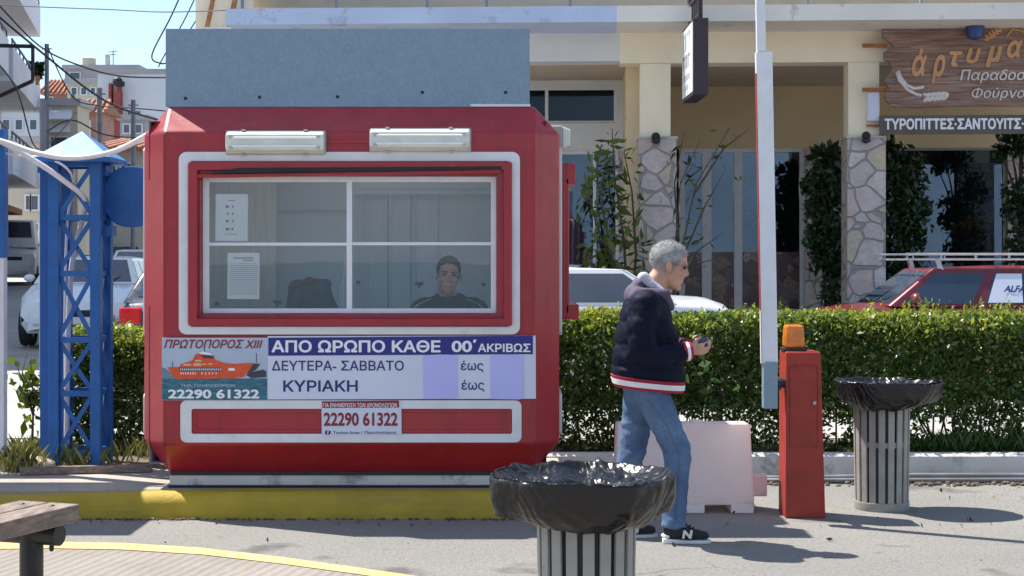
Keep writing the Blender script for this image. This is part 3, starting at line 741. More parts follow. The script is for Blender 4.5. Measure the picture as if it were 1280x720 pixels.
mb = MB(); mb.box(kx(206), kx(662), KY+.14, YB-.14, PT-.02, .272); mb.build('base', M['planter'], kiosk, bevel=.006)
mb = MB(); mb.box(kx(205), kx(663), KY+.128, KY+.139, PT-.01, PT+.018); mb.box(kx(207), kx(661), KY+.131, KY+.139, .252, .275); mb.build('base_shadow_gap', M['black'], kiosk)  # black strips drawn for the shadow gaps at the base
# interior
ix0, ix1, iy0, iy1, iz0, iz1 = ox0+.04, ox1-.085, KY+.12, YB-.05, .33, 2.56
mb = MB()
mb.poly([(ix0, iy1, iz0), (ix1, iy1, iz0), (ix1, iy1, iz1), (ix0, iy1, iz1)]); mb.poly([(ix0, iy0, iz0), (ix0, iy1, iz0), (ix0, iy1, 1.36), (ix0, iy0, 1.36)]); mb.poly([(ix0, iy0, 2.18), (ix0, iy1, 2.18), (ix0, iy1, iz1), (ix0, iy0, iz1)])
mb.poly([(ix0, iy0, iz0), (ix1, iy0, iz0), (ix1, iy1, iz0), (ix0, iy1, iz0)]); 
mb.poly([(ix0, iy0, iz1), (ix1, iy0, iz1), (ix1, SKY0, iz1), (ix0, SKY0, iz1)]); mb.poly([(ix0, SKY1, iz1), (ix1, SKY1, iz1), (ix1, iy1, iz1), (ix0, iy1, iz1)]); mb.poly([(ix0, SKY0, iz1), (SKX0, SKY0, iz1), (SKX0, SKY1, iz1), (ix0, SKY1, iz1)]); mb.poly([(SKX1, SKY0, iz1), (ix1, SKY0, iz1), (ix1, SKY1, iz1), (SKX1, SKY1, iz1)])
mb.poly([(ix1, iy0, iz0), (ix1, iy1, iz0), (ix1, iy1, 1.34), (ix1, iy0, 1.34)]); mb.poly([(ix1, iy0, 2.2), (ix1, iy1, 2.2), (ix1, iy1, iz1), (ix1, iy0, iz1)])
il = mb.build('inner_lining', M['interior'], kiosk, fix=False)
mb = MB(); by = iy1-.02
for px in (452, 463, 482, 487, 510, 517, 545): mb.box(XX(px, by), XX(px, by)+.012, by-.012, by+.018, .4, ZZ(243, by))
mb.box(XX(445, by), XX(625, by), by-.03, by+.018, ZZ(243, by), ZZ(238, by)); mb.box(XX(330, by), XX(440, by), by-.01, by+.018, ZZ(262, by), ZZ(259, by))
mb.build('batten', M['interior'], il)
mb = MB(); mb.box(XX(250, 11.5), XX(345, 11.5), 11.48, 11.52, .35, 2.5); mb.build('partition', M['curtain'], il)
mb = MB(); mb.box(ix0+.01, ix1-.01, iy0+.04, iy0+.40, 1.20, 1.24); mb.build('counter', M['curtain'], il)
mb = MB(); mb.tube([(kx(429), wy+.06, kz(318)), (kx(427), wy+.06, kz(350)), (kx(426), wy+.06, kz(386))], .004); mb.tube([(kx(425), wy+.06, kz(350)), (kx(422), wy+.06, kz(372)), (kx(426), wy+.06, kz(380))], .003)
mb.build('cord', M['white'], il)
# posters
yb = KY-.021
def flat(pts, y, mat, par, name, f=lambda p: p, th=.0015):
    mb = MB(); mb.prism([(kx(f(p)[0]), kz(f(p)[1])) for p in pts], y, y+th); return mb.build(name, mat, par)
q3 = lambda p: (190+p[0]/7.2, 410+p[1]/7.2)
fp = flat([(203.3, 422), (335, 422), (335, 500), (203.3, 500)], yb, M['postersky'], kiosk, 'ferry_poster', th=.021)
flat([(97, 452), (1040, 452), (1040, 645), (97, 645)], yb-.002, M['postersea'], fp, 'sea', q3)
flat([(97, 352), (128, 362), (170, 400), (215, 430), (240, 452), (97, 452)], yb-.002, M['posterhill'], fp, 'hill', q3)
flat([(850, 420), (900, 395), (1000, 372), (1035, 385), (1035, 440), (900, 450)], yb-.0015, M['ferrydark'], fp, 'hill', q3)
flat([(145, 352), (250, 350), (270, 322), (330, 305), (370, 288), (398, 235), (440, 226), (560, 246), (575, 285), (650, 310), (745, 322), (880, 312), (918, 316), (868, 395), (830, 438), (750, 449), (225, 458), (188, 425)], yb-.004, M['ferryorange'], fp, 'ferry', q3)
flat([(918, 318), (980, 322), (940, 375), (862, 412)], yb-.004, M['ferrydark'], fp, 'bow_ramp', q3)
flat([(448, 238), (555, 248), (563, 275), (468, 270)], yb-.006, M['ferrydark'], fp, 'bridge_window', q3)
flat([(428, 222), (460, 208), (530, 222), (560, 245), (440, 232)], yb-.006, M['whiteink'], fp, 'bridge_roof', q3)
mb = MB()
for a, b_, c_, d_ in ((290, 320, 360, 338), (395, 285, 452, 300), (380, 312, 450, 340), (455, 318, 500, 330), (515, 314, 552, 328)): mb.box(kx(q3((a, 0))[0]), kx(q3((c_, 0))[0]), yb-.0055, yb-.004, kz(q3((0, d_))[1]), kz(q3((0, b_))[1]))
mb.build('deck', M['ferrycream'], fp)
mb = MB(); mb.box(kx(q3((250, 0))[0]), kx(q3((630, 0))[0]), yb-.0055, yb-.004, kz(q3((0, 384))[1]), kz(q3((0, 355))[1])); mb.build('window_row', M['ferrydark'], fp)
mb = MB()
for k in range(22):
    a = 262+k*17; mb.box(kx(q3((a, 0))[0]), kx(q3((a+8, 0))[0]), yb-.007, yb-.0055, kz(q3((0, 378))[1]), kz(q3((0, 362))[1]))
for k in list(range(7))+[9, 10.5, 12, 13.5, 15]:
    a = 265+k*21; mb.box(kx(q3((a, 0))[0]), kx(q3((a+9, 0))[0]), yb-.007, yb-.004, kz(q3((0, 414))[1]), kz(q3((0, 398))[1]))
mb.box(kx(q3((695, 0))[0]), kx(q3((750, 0))[0]), yb-.006, yb-.004, kz(q3((0, 382))[1]), kz(q3((0, 358))[1]))
mb.build('hull_lettering', M['whiteink'], fp)
mb = MB()
for a, b_, c_ in ((478, 165, 215), (945, 225, 312), (191, 300, 352)): mb.box(kx(q3((a, 0))[0])-.002, kx(q3((a, 0))[0])+.002, yb-.003, yb-.0015, kz(q3((0, c_))[1]), kz(q3((0, b_))[1]))
mb.build('mast', M['ferrydark'], fp)
def tx(body, x0, x1, y0, y1, y, mat, par, f=lambda p: p, **k):
    a, b_ = f((x0, y0)), f((x1, y1)); return text(body, kx(a[0]), kx(b_[0]), kz(b_[1]), kz(a[1]), y, mat, par, **k)
tx('ΠΡΩΤΟΠΟΡΟΣ XIII', 116, 1000, 104, 182, yb-.002, M['darkredink'], fp, q3, bold=.018, shear=.28)
tx('ΤΗΛ. ΠΛΗΡΟΦΟΡΙΩΝ', 265, 750, 500, 530, yb-.003, M['postersky'], fp, q3, bold=.012)
tx('22290 61322', 152, 972, 550, 632, yb-.003, M['whiteink'], fp, q3, bold=.035)
q5 = lambda p: (330+p[0]*.27344, 410+p[1]*.27344)
ttb = flat([(335.2, 420), (669.5, 419.3), (669.8, 498), (335.2, 499)], yb, M['posterwhite'], kiosk, 'timetable_banner', th=.021)
flat([(22, 44), (1229, 34), (1229, 119), (22, 126)], yb-.002, M['bluehead'], ttb, 'header_band', q5, .002)
tx('ΑΠΟ ΩΡΩΠΟ ΚΑΘΕ', 37, 808, 55, 111, yb-.003, M['whiteink'], ttb, q5, bold=.03)
tx('00΄', 858, 972, 52, 110, yb-.003, M['whiteink'], ttb, q5, bold=.03); tx('ΑΚΡΙΒΩΣ', 978, 1218, 70, 109, yb-.003, M['whiteink'], ttb, q5, bold=.025)
tx('ΔΕΥΤΕΡΑ- ΣΑΒΒΑΤΟ', 38, 640, 148, 194, yb-.001, M['navyink'], ttb, q5, bold=.012); tx('ΚΥΡΙΑΚΗ', 90, 430, 238, 290, yb-.001, M['navyink'], ttb, q5, bold=.02)
tx('έως', 900, 1003, 148, 200, yb-.001, M['navyink'], ttb, q5, bold=.012); tx('έως', 903, 1007, 236, 289, yb-.001, M['navyink'], ttb, q5, bold=.012)
for a, b_, c_, d_ in ((728, 884, 120, 322), (1034, 1186, 122, 325)):
    flat([(a, c_+4), (a+70, c_), (b_-30, c_+1), (b_, c_+5), (b_+3, d_-8), (b_-20, d_), (a+2, d_-2)], yb-.0035, M['lilac'], ttb, 'paper_patch', q5, .003)
q4 = lambda p: (390+p[0]*.1016, 490+p[1]*.1016)
st = flat([(402.4, 500.5), (501.8, 500), (502.2, 542.5), (402.8, 543.5)], yb-.002, M['posterwhite'], kiosk, 'phone_sticker', th=.022)
flat([(126, 112), (1074, 100), (1076, 187), (130, 193)], yb-.0035, M['darkredink'], st, 'header_band', q4)
tx('ΓΙΑ ΕΝΗΜΕΡΩΣΗ ΤΩΝ ΔΡΟΜΟΛΟΓΙΩΝ', 140, 1048, 132, 182, yb-.0045, M['whiteink'], st, q4, bold=.01)
tx('22290 61322', 150, 1058, 248, 414, yb-.003, M['darkredink'], st, q4, bold=.03)
flat([(165, 476), (195, 466), (235, 474), (235, 512), (200, 522), (165, 512)], yb-.003, M['navyink'], st, 'logo', q4)
tx('f', 192, 212, 472, 514, yb-.0045, M['whiteink'], st, q4, name='logo_letter', bold=.03)
tx('Tsokos lines / Πρωτοπόρος', 262, 1046, 474, 520, yb-.003, M['navyink'], st, q4, bold=.005)
# notices taped inside the glass
def notice(label, x0, x1, y0, y1, rows):
    yy = wy+.0105
    t = thing('paper_notice', label, 'notice', (kx((x0+x1)/2), yy, kz(y1)))
    mb = MB(); mb.prism([(kx(x0), kz(y1)), (kx(x1), kz(y1+.4)), (kx(x1+.3), kz(y0+1)), (kx(x1-1.5), kz(y0-.2)), (kx(x0+.5), kz(y0))], yy, yy+.002); mb.build('sheet', M['paper'], t)
    mb = MB()
    for a, b_, h in rows:
        for s, e in b_: mb.box(kx(x0+(x1-x0)*s), kx(x0+(x1-x0)*e), yy-.0012, yy, kz(y0+(y1-y0)*(a+h)), kz(y0+(y1-y0)*a))
    mb.build('print', M['ink'], t)
notice('white paper notice with five short printed marks, upper left of the kiosk window', 266, 307, 242, 301, [(.13, [(.4, .62)], .015), (.24, [(.32, .42), (.52, .56)], .05), (.39, [(.36, .40), (.52, .56)], .05), (.55, [(.32, .41), (.52, .56)], .05), (.72, [(.32, .44), (.5, .56)], .05), (.85, [(.3, .68)], .012)])
notice('white paper notice ruled like a form, lower left of the kiosk window', 281, 321.5, 316, 374, [(.1, [(.2, .82)], .022), (.15, [(.5, .8)], .02)]+[(.22+.045*k, [(.08, .95)], .006) for k in range(16)])
# garment hung over a chair behind the glass
t = thing('hung_jacket', 'blue grey jacket with brown collar hung over a chair behind the left pane', 'jacket', (XX(385, 10.75), 10.75, 1.24))
mb = MB(); c0 = Vector((XX(388, 10.75), 10.75, 0))
mb.cap(c0+Vector((-.10, 0, 1.48)), c0+Vector((.10, 0, 1.49)), .04, .045); mb.cap(c0+Vector((-.10, 0, 1.47)), c0+Vector((-.15, 0, 1.25)), .05, .035); mb.cap(c0+Vector((-.02, -.01, 1.45)), c0+Vector((-.02, 0, 1.25)), .06, .065)
mb.cap(c0+Vector((.08, 0, 1.46)), c0+Vector((.12, 0, 1.25)), .06, .06); mb.cap(c0+Vector((.12, 0, 1.42)), c0+Vector((.2, 0, 1.25)), .03, .03)
blob('cloth', mb, M['greycloth'], t, .012, 4, lambda v, n: n*.012*noise.noise(v*14))
mb = MB(); mb.cap(c0+Vector((-.13, -.02, 1.47)), c0+Vector((0, -.035, 1.515)), .022, .03); mb.cap(c0+Vector((0, -.035, 1.515)), c0+Vector((.06, -.03, 1.505)), .03, .02)
blob('collar', mb, M['browncloth'], t, .008, 3)

# ------------------------------------------------------------------ barrier gate
bt = thing('barrier_gate', 'red steel barrier post with amber beacon and a raised white boom', 'barrier', (1.88, 10.38, 0))
pf = 10.25; a0, a1 = XX(983, pf), XX(1031, pf); zt = ZZ(440, pf)
mb = MB(); mb.hull([(a0-.005, pf, 0), (a1+.004, pf, 0), (a1+.004, pf+.27, 0), (a0-.005, pf+.27, 0), (a0, pf+.006, zt), (a1-.025, pf+.006, zt), (a1-.025, pf+.264, zt), (a0, pf+.264, zt)])
mb.build('cabinet', M['redpost'], bt, bevel=.008)
mb = MB(); zf = lambda q: pf-.004+.006*q; mb.ring((a0+.022, a1-.042, .46, .98), (a0+.026, a1-.046, .464, .976), pf-.0015, pf+.012); mb.build('hatch', M['redpost'], bt)
mb = MB(); mb.lathe([(.001, -.006), (.012, -.006), (.012, .01), (.001, .01)], (a1-.066, pf, .74), 14, 'Y'); mb.build('lock', M['rim'], bt)
mb = MB()
for x in (a0-.03, a1+.03):
    for y in (pf+.03, pf+.24): mb.box(x-.03, x+.03, y-.02, y+.02, 0, .008)
mb.b.free()
bx, byy = XX(992.5, 10.36), 10.38
mb = MB(); mb.box(bx-.075, bx+.075, byy-.07, byy+.07, zt, zt+.022); bb = mb.build('beacon_base', M['black'], bt, bevel=.004)
mb = MB(); mb.hull([(bx+s*w, byy+q*w, z) for z, w in ((zt+.022, .066), (zt+.17, .058)) for s in (-1, 1) for q in (-1, 1)]); mb.build('beacon', M['amber'], bt, bevel=.018, seg=4)
BY = 10.17
def bp(px, py): return Vector((XX(px, BY), BY, ZZ(py, BY)))
up_ = (0, 1, 0)
mb = MB(); mb.bar(bp(961.5, 455), bp(954.5, 65), .105, .05, up_); d = (bp(954.5, 65)-bp(961.5, 455)).normalized()
mb.bar(bp(951.3, 65), bp(951.3, 65)+d*1.9, .058, .04, up_)
bm_ = mb.build('boom', M['alu'], bt, bevel=.006)
mb = MB()
p = bp(944.5, 100)
mb.bar(bp(946, 92)+Vector((-.006, -.001, 0)), bp(952.8, 455)+Vector((-.006, -.001, 0)), .004, .046, up_); mb.build('edge_strip', M['redpost'], bm_)
mb = MB(); mb.box(XX(953.5, BY), XX(971, BY), BY-.04, BY+.05, ZZ(510.5, BY), ZZ(452, BY)); mb.build('boom_holder', M['galv'], bt, bevel=.006)
mb = MB(); mb.lathe([(.001, -.02), (.035, -.02), (.035, .13), (.001, .13)], (XX(971, BY), BY+.13, ZZ(480, BY)), 16, 'X'); mb.box(XX(970.5, BY), XX(976, BY), BY-.02, BY+.12, ZZ(487, BY), ZZ(476, BY))
mb.build('pivot', M['black'], bt)

# ------------------------------------------------------------------ plastic water barrier
pb = thing('plastic_barrier', 'pinkish white plastic road barrier block standing in front of the hedge', 'barrier', (1.13, 10.6, 0))
y0 = 10.45; X0, X1 = XX(770, y0), XX(943, y0); zt = ZZ(530, y0+.08)
mb = MB(); mb.hull([(X0, y0, .055), (X1, y0, .055), (X1, y0+.36, .055), (X0, y0+.36, .055), (X0, y0+.005, .12), (X1, y0+.005, .12), (X1, y0+.355, .12), (X0, y0+.355, .12), (X0+.012, y0+.08, zt), (X1-.015, y0+.08, zt), (X1-.015, y0+.28, zt), (X0+.012, y0+.28, zt)])
mb.build('body', M['plasttrans'], pb, bevel=.016, seg=3)
mb = MB(); nx0, nx1 = XX(881, y0), XX(914, y0); mid = (X0+X1)/2
for a, b_ in ((nx1, X1-.002), (2*mid-nx0, nx0), (X0+.002, 2*mid-nx1)): mb.box(a, b_, y0+.003, y0+.357, 0, .062)
mb.build('foot', M['plastwhite'], pb, bevel=.006)
mb = MB(); mb.box(X1-.03, X1+.105, y0+.13, y0+.25, ZZ(620, 10.6), ZZ(594, 10.6)); mb.build('coupling', M['plastwhite'], pb, bevel=.008)
mb = MB(); mb.lathe([(.001, 0), (.04, 0), (.04, .02), (.001, .02)], (mid+.1, y0+.18, zt-.004), 16); mb.build('filler_cap', M['plastwhite'], pb)

# ------------------------------------------------------------------ litter bins
def litter_bin(label, loc):
    t = thing('litter_bin', label, 'litter bin', loc, group='slatted litter bins'); o = Vector(loc)
    n = 18; mb = MB()
    for k in range(n):
        a = 2*math.pi*(k+.5)/n; Mx = Matrix.Translation(o) @ Matrix.Rotation(a, 4, 'Z')
        mb.hull([Mx @ Vector((r, s*w, z)) for z, dr in ((.05, -.012), (.795, 0)) for r, w in ((.172+dr, .0205), (.187+dr, .0215)) for s in (-1, 1)])
    mb.build('slats', M['slat'], t, bevel=.003)
    mb = MB(); mb.lathe([(.150, 0), (.178, 0), (.181, .012), (.181, .055), (.150, .06)], o, 40, closed=True); mb.lathe([(.001, .02), (.15, .02), (.15, .03), (.001, .03)], o, 30); mb.build('base_ring', M['slat'], t, smooth='auto')
    mb = MB(); mb.lathe([(.158, .42), (.1715, .42), (.1715, .455), (.158, .455)], o, 40, closed=True); mb.build('hoop', M['slat'], t, smooth='auto')
    mb = MB(); mb.lathe([(.165, .765), (.1925, .765), (.1925, .795), (.165, .795)], o, 40, closed=True); mb.build('hoop', M['slat'], t, smooth='auto')
    mb = MB(); mb.lathe([(.140, .04), (.150, .04), (.156, .78), (.150, .78)], o, 32, closed=True); mb.build('liner', M['linerdark'], t, smooth='auto')
    return t
def bin_bag(label, loc, seed, ext, lowdir, lows, tips=()):
    t = None; rng = random.Random(seed); n = 220
    prof = [(.10, .50), (.136, .62), (.142, .73), (.149, .785), (.175, .802), (.22, .808), (.265, .815), (.300, .832), (.322, .854), (.327, .852), (.326, .835), (.319, .797), (.308, .757), (.288, .722), (.264, .698), (.243, .686)]
    pr = []
    for a, b_ in zip(prof, prof[1:]):
        for k in range(4): s = k/4; pr.append((a[0]+(b_[0]-a[0])*s, a[1]+(b_[1]-a[1])*s))
    pr.append(prof[-1]); mb = MB(); rows = []; NP = len(pr); n = 180; ir = 8.5*4/(NP-1)
    rdg = lambda q: .55-2.0*abs(noise.noise(q))
    for i, (r, h) in enumerate(pr):
        row = []; t_ = i/(NP-1); inn = max(0, min(1, (t_-.2)/.1))*max(0, min(1, 1-(t_-ir)/.04)); out = max(0, min(1, (t_-ir+.05)/.12)); tail = max(0, (t_-.66)/.34)
        for k in range(n):
            a = 2*math.pi*k/n; dx, dy = math.cos(a), math.sin(a)
            big = noise.noise(Vector((dx*1.2, dy*1.2, seed))); fold = rdg(Vector((dx*1.6+h*2, dy*1.6-h*3, seed*1.7+h*2))); f2 = rdg(Vector((dx*3.4-h*7, dy*3.4+h*6, seed*.7+h*5))); f3 = rdg(Vector((dx*7+r*5, dy*7, r*16+seed)))
            e = (ext[0] if dx < 0 else ext[1])*abs(dx)**1.5
            tip = sum(w_*math.exp(-((((a-a0+math.pi) % (2*math.pi))-math.pi)/.16)**2) for a0, w_ in tips)
            side = min(1, abs(dx)**2.2*.75+max(0, .5*noise.noise(Vector((dx*2, dy*2, seed+9)))))
            rr = r+(.318-r)*tail*side*.55
            rr = rr*(1+e*max(inn, out))+.022*big*max(out, inn)+out*(.010*fold+.006*f2)+inn*.004*f3+tip*out*(.3+.7*tail)
            hh = h+inn*(.010*f3+.007*f2)+.011*noise.noise(Vector((dx*2.4, dy*2.4, seed)))*max(inn, out)+tail*(.040*side+.016*fold+.006*f2)-lows*max(0, math.cos(a-lowdir))*max(0, t_-ir)*2
            if t_ > .75: rr = max(rr, .207)
            row.append(mb.b.verts.new(Vector(loc)+Vector((rr*dx, rr*dy, hh))))
        rows.append(row)
    for a, b_ in zip(rows, rows[1:]):
        for k in range(n): mb.b.faces.new((a[k], a[(k+1) % n], b_[(k+1) % n], b_[k]))
    mb.b.faces.new(rows[0])
    me = bpy.data.meshes.new('bin_bag'); bmesh.ops.recalc_face_normals(mb.b, faces=mb.b.faces[:]); 
    for v in mb.b.verts: v.co -= Vector(loc)
    mb.b.to_mesh(me); mb.b.free()
    o = mesh_obj('bin_bag', me, M['bag'], smooth=True); o.location = loc
    return tag(o, label, 'bin bag', 'black bags lining the litter bins')
b1 = litter_bin('grey slatted litter bin nearest the camera, cut off by the bottom edge', (XX(733, 5.98), 5.98, 0))
b2 = dup(b1, (XX(1102, 10.66), 10.66, 0), 'grey slatted litter bin standing to the right of the red barrier post'); b2.rotation_euler = (0, 0, .13)
bin_bag('black plastic bag flaring wide over the rim of the nearest bin', (XX(733, 5.98), 5.98, 0), 3, (.10, .0), R(265), .03, ((R(200), .055), (R(-14), .035), (R(150), .02)))
bin_bag('black plastic bag over the rim of the bin beside the red barrier post', (XX(1102, 10.66), 10.66, 0), 8, (-.06, .20), R(230), .03, ((R(190), .02), (R(-8), .03)))

# ------------------------------------------------------------------ bench
A = Vector((XX(100, 7.72), 7.72, .475)); dv = Vector((-.34, -.94, 0)).normalized(); ev = Vector((-.94, .34, 0)).normalized()
bn = thing('bench', 'dark wooden plank bench on a black metal frame at the lower left corner', 'bench', A+dv*.5-Vector((0, 0, .475)))
Mb = Matrix((ev, dv, Vector((0, 0, 1)))).transposed().to_4x4(); Mb.translation = A
for k, (w0, w1) in enumerate(((0, .17), (.182, .35))):
    mb = MB(); mb.box(w0, w1, -.0, 1.75, -.085, 0, Mb); mb.build('plank', M['wood'], bn, bevel=.008)
for y in (.12, 1.5):
    mb = MB(); mb.tube([Mb @ Vector((.03, y, -.135)), Mb @ Vector((.40, y, -.135))], .05, 20); mb.build('crossbar', M['blackmetal'], bn, smooth='auto')
for y in (.12, 1.5):
    mb = MB(); q = Mb @ Vector((.19, y, -.13)); mb.tube([q, (q.x, q.y, 0)], .056, 20); mb.lathe([(.001, 0), (.11, 0), (.11, .012), (.001, .012)], (q.x, q.y, 0), 20); mb.build('leg', M['blackmetal'], bn, smooth='auto')
mb = MB()
for w in (.09, .26):
    q = Mb @ Vector((w, .10, 0)); mb.ell(q, (.016, .016, .006), n=8); mb.ell(q-Vector((0, 0, .2)), (.012, .012, .02), n=8)
mb.build('bolt', M['blackmetal'], bn)

# ------------------------------------------------------------------ blue lattice tower
TY = 11.4; tw = thing('lattice_tower', 'blue painted lattice tower with a pyramid cap and a round shouldered plate', 'tower', (-3.08, 11.55, PT))
x0, x1 = XX(68.5, TY), XX(120.5, TY); D = .30; hw = .037; ztop = ZZ(200, TY)
for x in (x0, x1):
    for y in (TY, TY+D):
        mb = MB(); mb.box(x-hw, x+hw, y-hw, y+hw, PT-.02, ztop); mb.build('leg', M['bluetower'], tw, bevel=.004)
lv = [ZZ(p, TY) for p in (566, 492, 425, 342, 272, 205)]
for z in lv:
    for q in ((x0+hw, x1-hw, TY-.012, TY+.012), (x0+hw, x1-hw, TY+D-.012, TY+D+.012), (x0-.012, x0+.012, TY+hw, TY+D-hw), (x1-.012, x1+.012, TY+hw, TY+D-hw)):
        mb = MB(); mb.box(*q, z-.02, z+.02); mb.build('crosspiece', M['bluetower'], tw)
for za, zb in zip(lv, lv[1:]):
    for s_, (p, q) in enumerate(((za, zb), (zb, za))):
        o = -.008 if s_ == 0 else .008
        for y in (TY,): mb = MB(); mb.bar((x0+.02, y+o, p), (x1-.02, y+o, q), .032, .008, (0, 1, 0)); mb.build('brace', M['bluetower'], tw)
        for x in (x1,): mb = MB(); mb.bar((x+o, TY+.02, p), (x+o, TY+D-.02, q), .032, .008, (1, 0, 0)); mb.build('brace', M['bluetower'], tw)
cx, cy = (x0+x1)/2+.005, TY+D/2; e = .265
mb = MB(); ez = ZZ(197, TY); mb.box(cx-e, cx+e, cy-e, cy+e, ez-.035, ez)
mb.build('eave', M['bluetower'], tw, bevel=.004)
mb = MB(); mb.hull([(cx-e, cy-e, ez), (cx+e, cy-e, ez), (cx+e, cy+e, ez), (cx-e, cy+e, ez), (cx, cy, ZZ(164, cy))]); mb.build('cap_roof', M['blueroof'], tw)
mb = MB(); pY = 11.62; 
def rpoly(q, r, seg=6):
    xa, xb, za, zb = q; out = []
    for cX, cZ, a0 in ((xb-r, zb-r, 0), (xa+r, zb-r, 90), (xa+r, za+r, 180), (xb-r, za+r, 270)):
        for k in range(seg+1): a = R(a0+90*k/seg); out.append((cX+r*math.cos(a), cZ+r*math.sin(a)))
    return out
mb.prism(rpoly((XX(131, pY), XX(196, pY), ZZ(284, pY), ZZ(208, pY)), .165), pY, pY+.07); mb.build('plate', M['bluetower'], tw, bevel=.006)
for q in ((124, 141, 296, 282), (124, 134, 220, 206)):
    mb = MB(); mb.box(XX(q[0], 11.5), XX(q[1], 11.5), 11.48, 11.615, ZZ(q[2], 11.5), ZZ(q[3], 11.5)); mb.build('bracket', M['bluetower'], tw, bevel=.004)
t = thing('channel_post', 'slim blue steel post just left of the lattice tower', 'post', (XX(55, 11.55), 11.55, PT))
mb = MB(); q = XX(55.5, 11.55); mb.box(q-.032, q+.032, 11.55, 11.56, PT-.02, ZZ(216, 11.55)); mb.box(q-.032, q-.024, 11.56, 11.61, PT-.02, ZZ(216, 11.55)); mb.box(q+.024, q+.032, 11.56, 11.61, PT-.02, ZZ(216, 11.55)); mb.build('channel', M['bluetower'], t)
mb = MB(); mb.box(q-.045, q+.045, 11.535, 11.62, ZZ(216, 11.55), ZZ(208, 11.55)); mb.build('cap', M['bluetower'], t)
# white hoses
def hose(label, pts, r):
    ctrl = [P(*p) for p in pts]; out = []
    for i in range(len(ctrl)-1):
        a, b_, c_, d_ = ctrl[max(i-1, 0)], ctrl[i], ctrl[i+1], ctrl[min(i+2, len(ctrl)-1)]
        for k in range(8):
            s = k/8; out.append(.5*((2*b_)+(c_-a)*s+(2*a-5*b_+4*c_-d_)*s*s+(3*b_-a-3*c_+d_)*s**3))
    out.append(ctrl[-1]); mb = MB(); mb.tube(out, r, 10); return tag(mb.build('hose', M['hose'], smooth=True), label, 'hose', 'white hoses on the blue tower')
hose('thick white hose sagging from the left edge across the tower cap to the kiosk', [(-60, 165, 11.2), (0, 176, 11.2), (45, 191, 11.15), (90, 197.5, 11.1), (140, 190, 11.0), (180, 171, 10.9), (215, 150, 10.9)], .019)
hose('white hose sloping down into the tower and running down inside its lattice', [(-60, 150, 11.25), (5, 179, 11.25), (45, 202, 11.25), (80, 226, 11.28), (107, 250, 11.42), (103, 275, 11.55), (90, 330, 11.6), (85, 420, 11.6), (83, 560, 11.6)], .019)
hose('thin white hose arching over the front of the tower', [(0, 190, 11.3), (25, 195, 11.3), (60, 198, 11.3), (85, 212, 11.3), (92, 235, 11.45), (84, 280, 11.62), (81, 400, 11.62), (82, 540, 11.62)], .009)
# notice shelter, almost wholly outside the frame on the left (its roof throws the shade on the platform)
t = thing('notice_shelter', 'blue and white roofed notice stand cut off by the left edge', 'stand', (-3.9, 11.2, PT))
yy = 11.3; xr = XX(6.5, yy)
for a_, b_, z_ in ((xr-.075, xr, ZZ(322, yy)), (-5.6, -5.5, 2.58)):
    mb = MB(); mb.box(a_, b_, yy-.03, yy+.05, PT-.02, z_); mb.build('post', M['white'], t, bevel=.004)
mb = MB(); mb.box(xr-.085, xr+.004, yy-.04, yy+.06, ZZ(322, yy), 2.58); mb.build('upper_post', M['bluetower'], t, bevel=.004)
mb = MB(); mb.box(-5.5, xr-.075, yy, yy+.02, ZZ(455, yy), ZZ(335, yy)); mb.build('board', M['dark'], t)
mb = MB(); mb.box(-5.9, -3.70, 10.40, 11.42, 2.58, 2.66); mb.build('roof', M['bluetower'], t, bevel=.01)
mb = MB()
for i, (px, py, s) in enumerate(((40, 573, .11), (28, 568, .07), (54, 577, .06), (18, 570, .05))):
    q = P(px, py, 11.3+.02*i); mb = MB(); mb.ell((0, 0, 0), (s*1.5, s, s*.62), (0, .1, i), n=8)
    for v in mb.b.verts: v.co *= 1+.22*noise.noise(v.co*14+Vector((i, 0, 0)))
    o = mb.build('rock', M['rock'], smooth=True); o.location = (q.x, q.y, PT+s*.4)
    tag(o, ['biggest pale rock at the left foot of the blue tower', 'second pale rock, touching the left of the biggest one', 'pale rock lying against the tower leg', 'smallest pale rock, farthest left in the weeds'][i], 'rock', 'pale rocks at the foot of the tower')
t = tag(MB().bar((XX(25, 11.05), 11.05, PT+.03), (XX(190, 11.2), 11.22, PT+.03), .05, .05).build('plank', M['wood']), 'weathered strip of timber lying in front of the tower foot', 'plank')

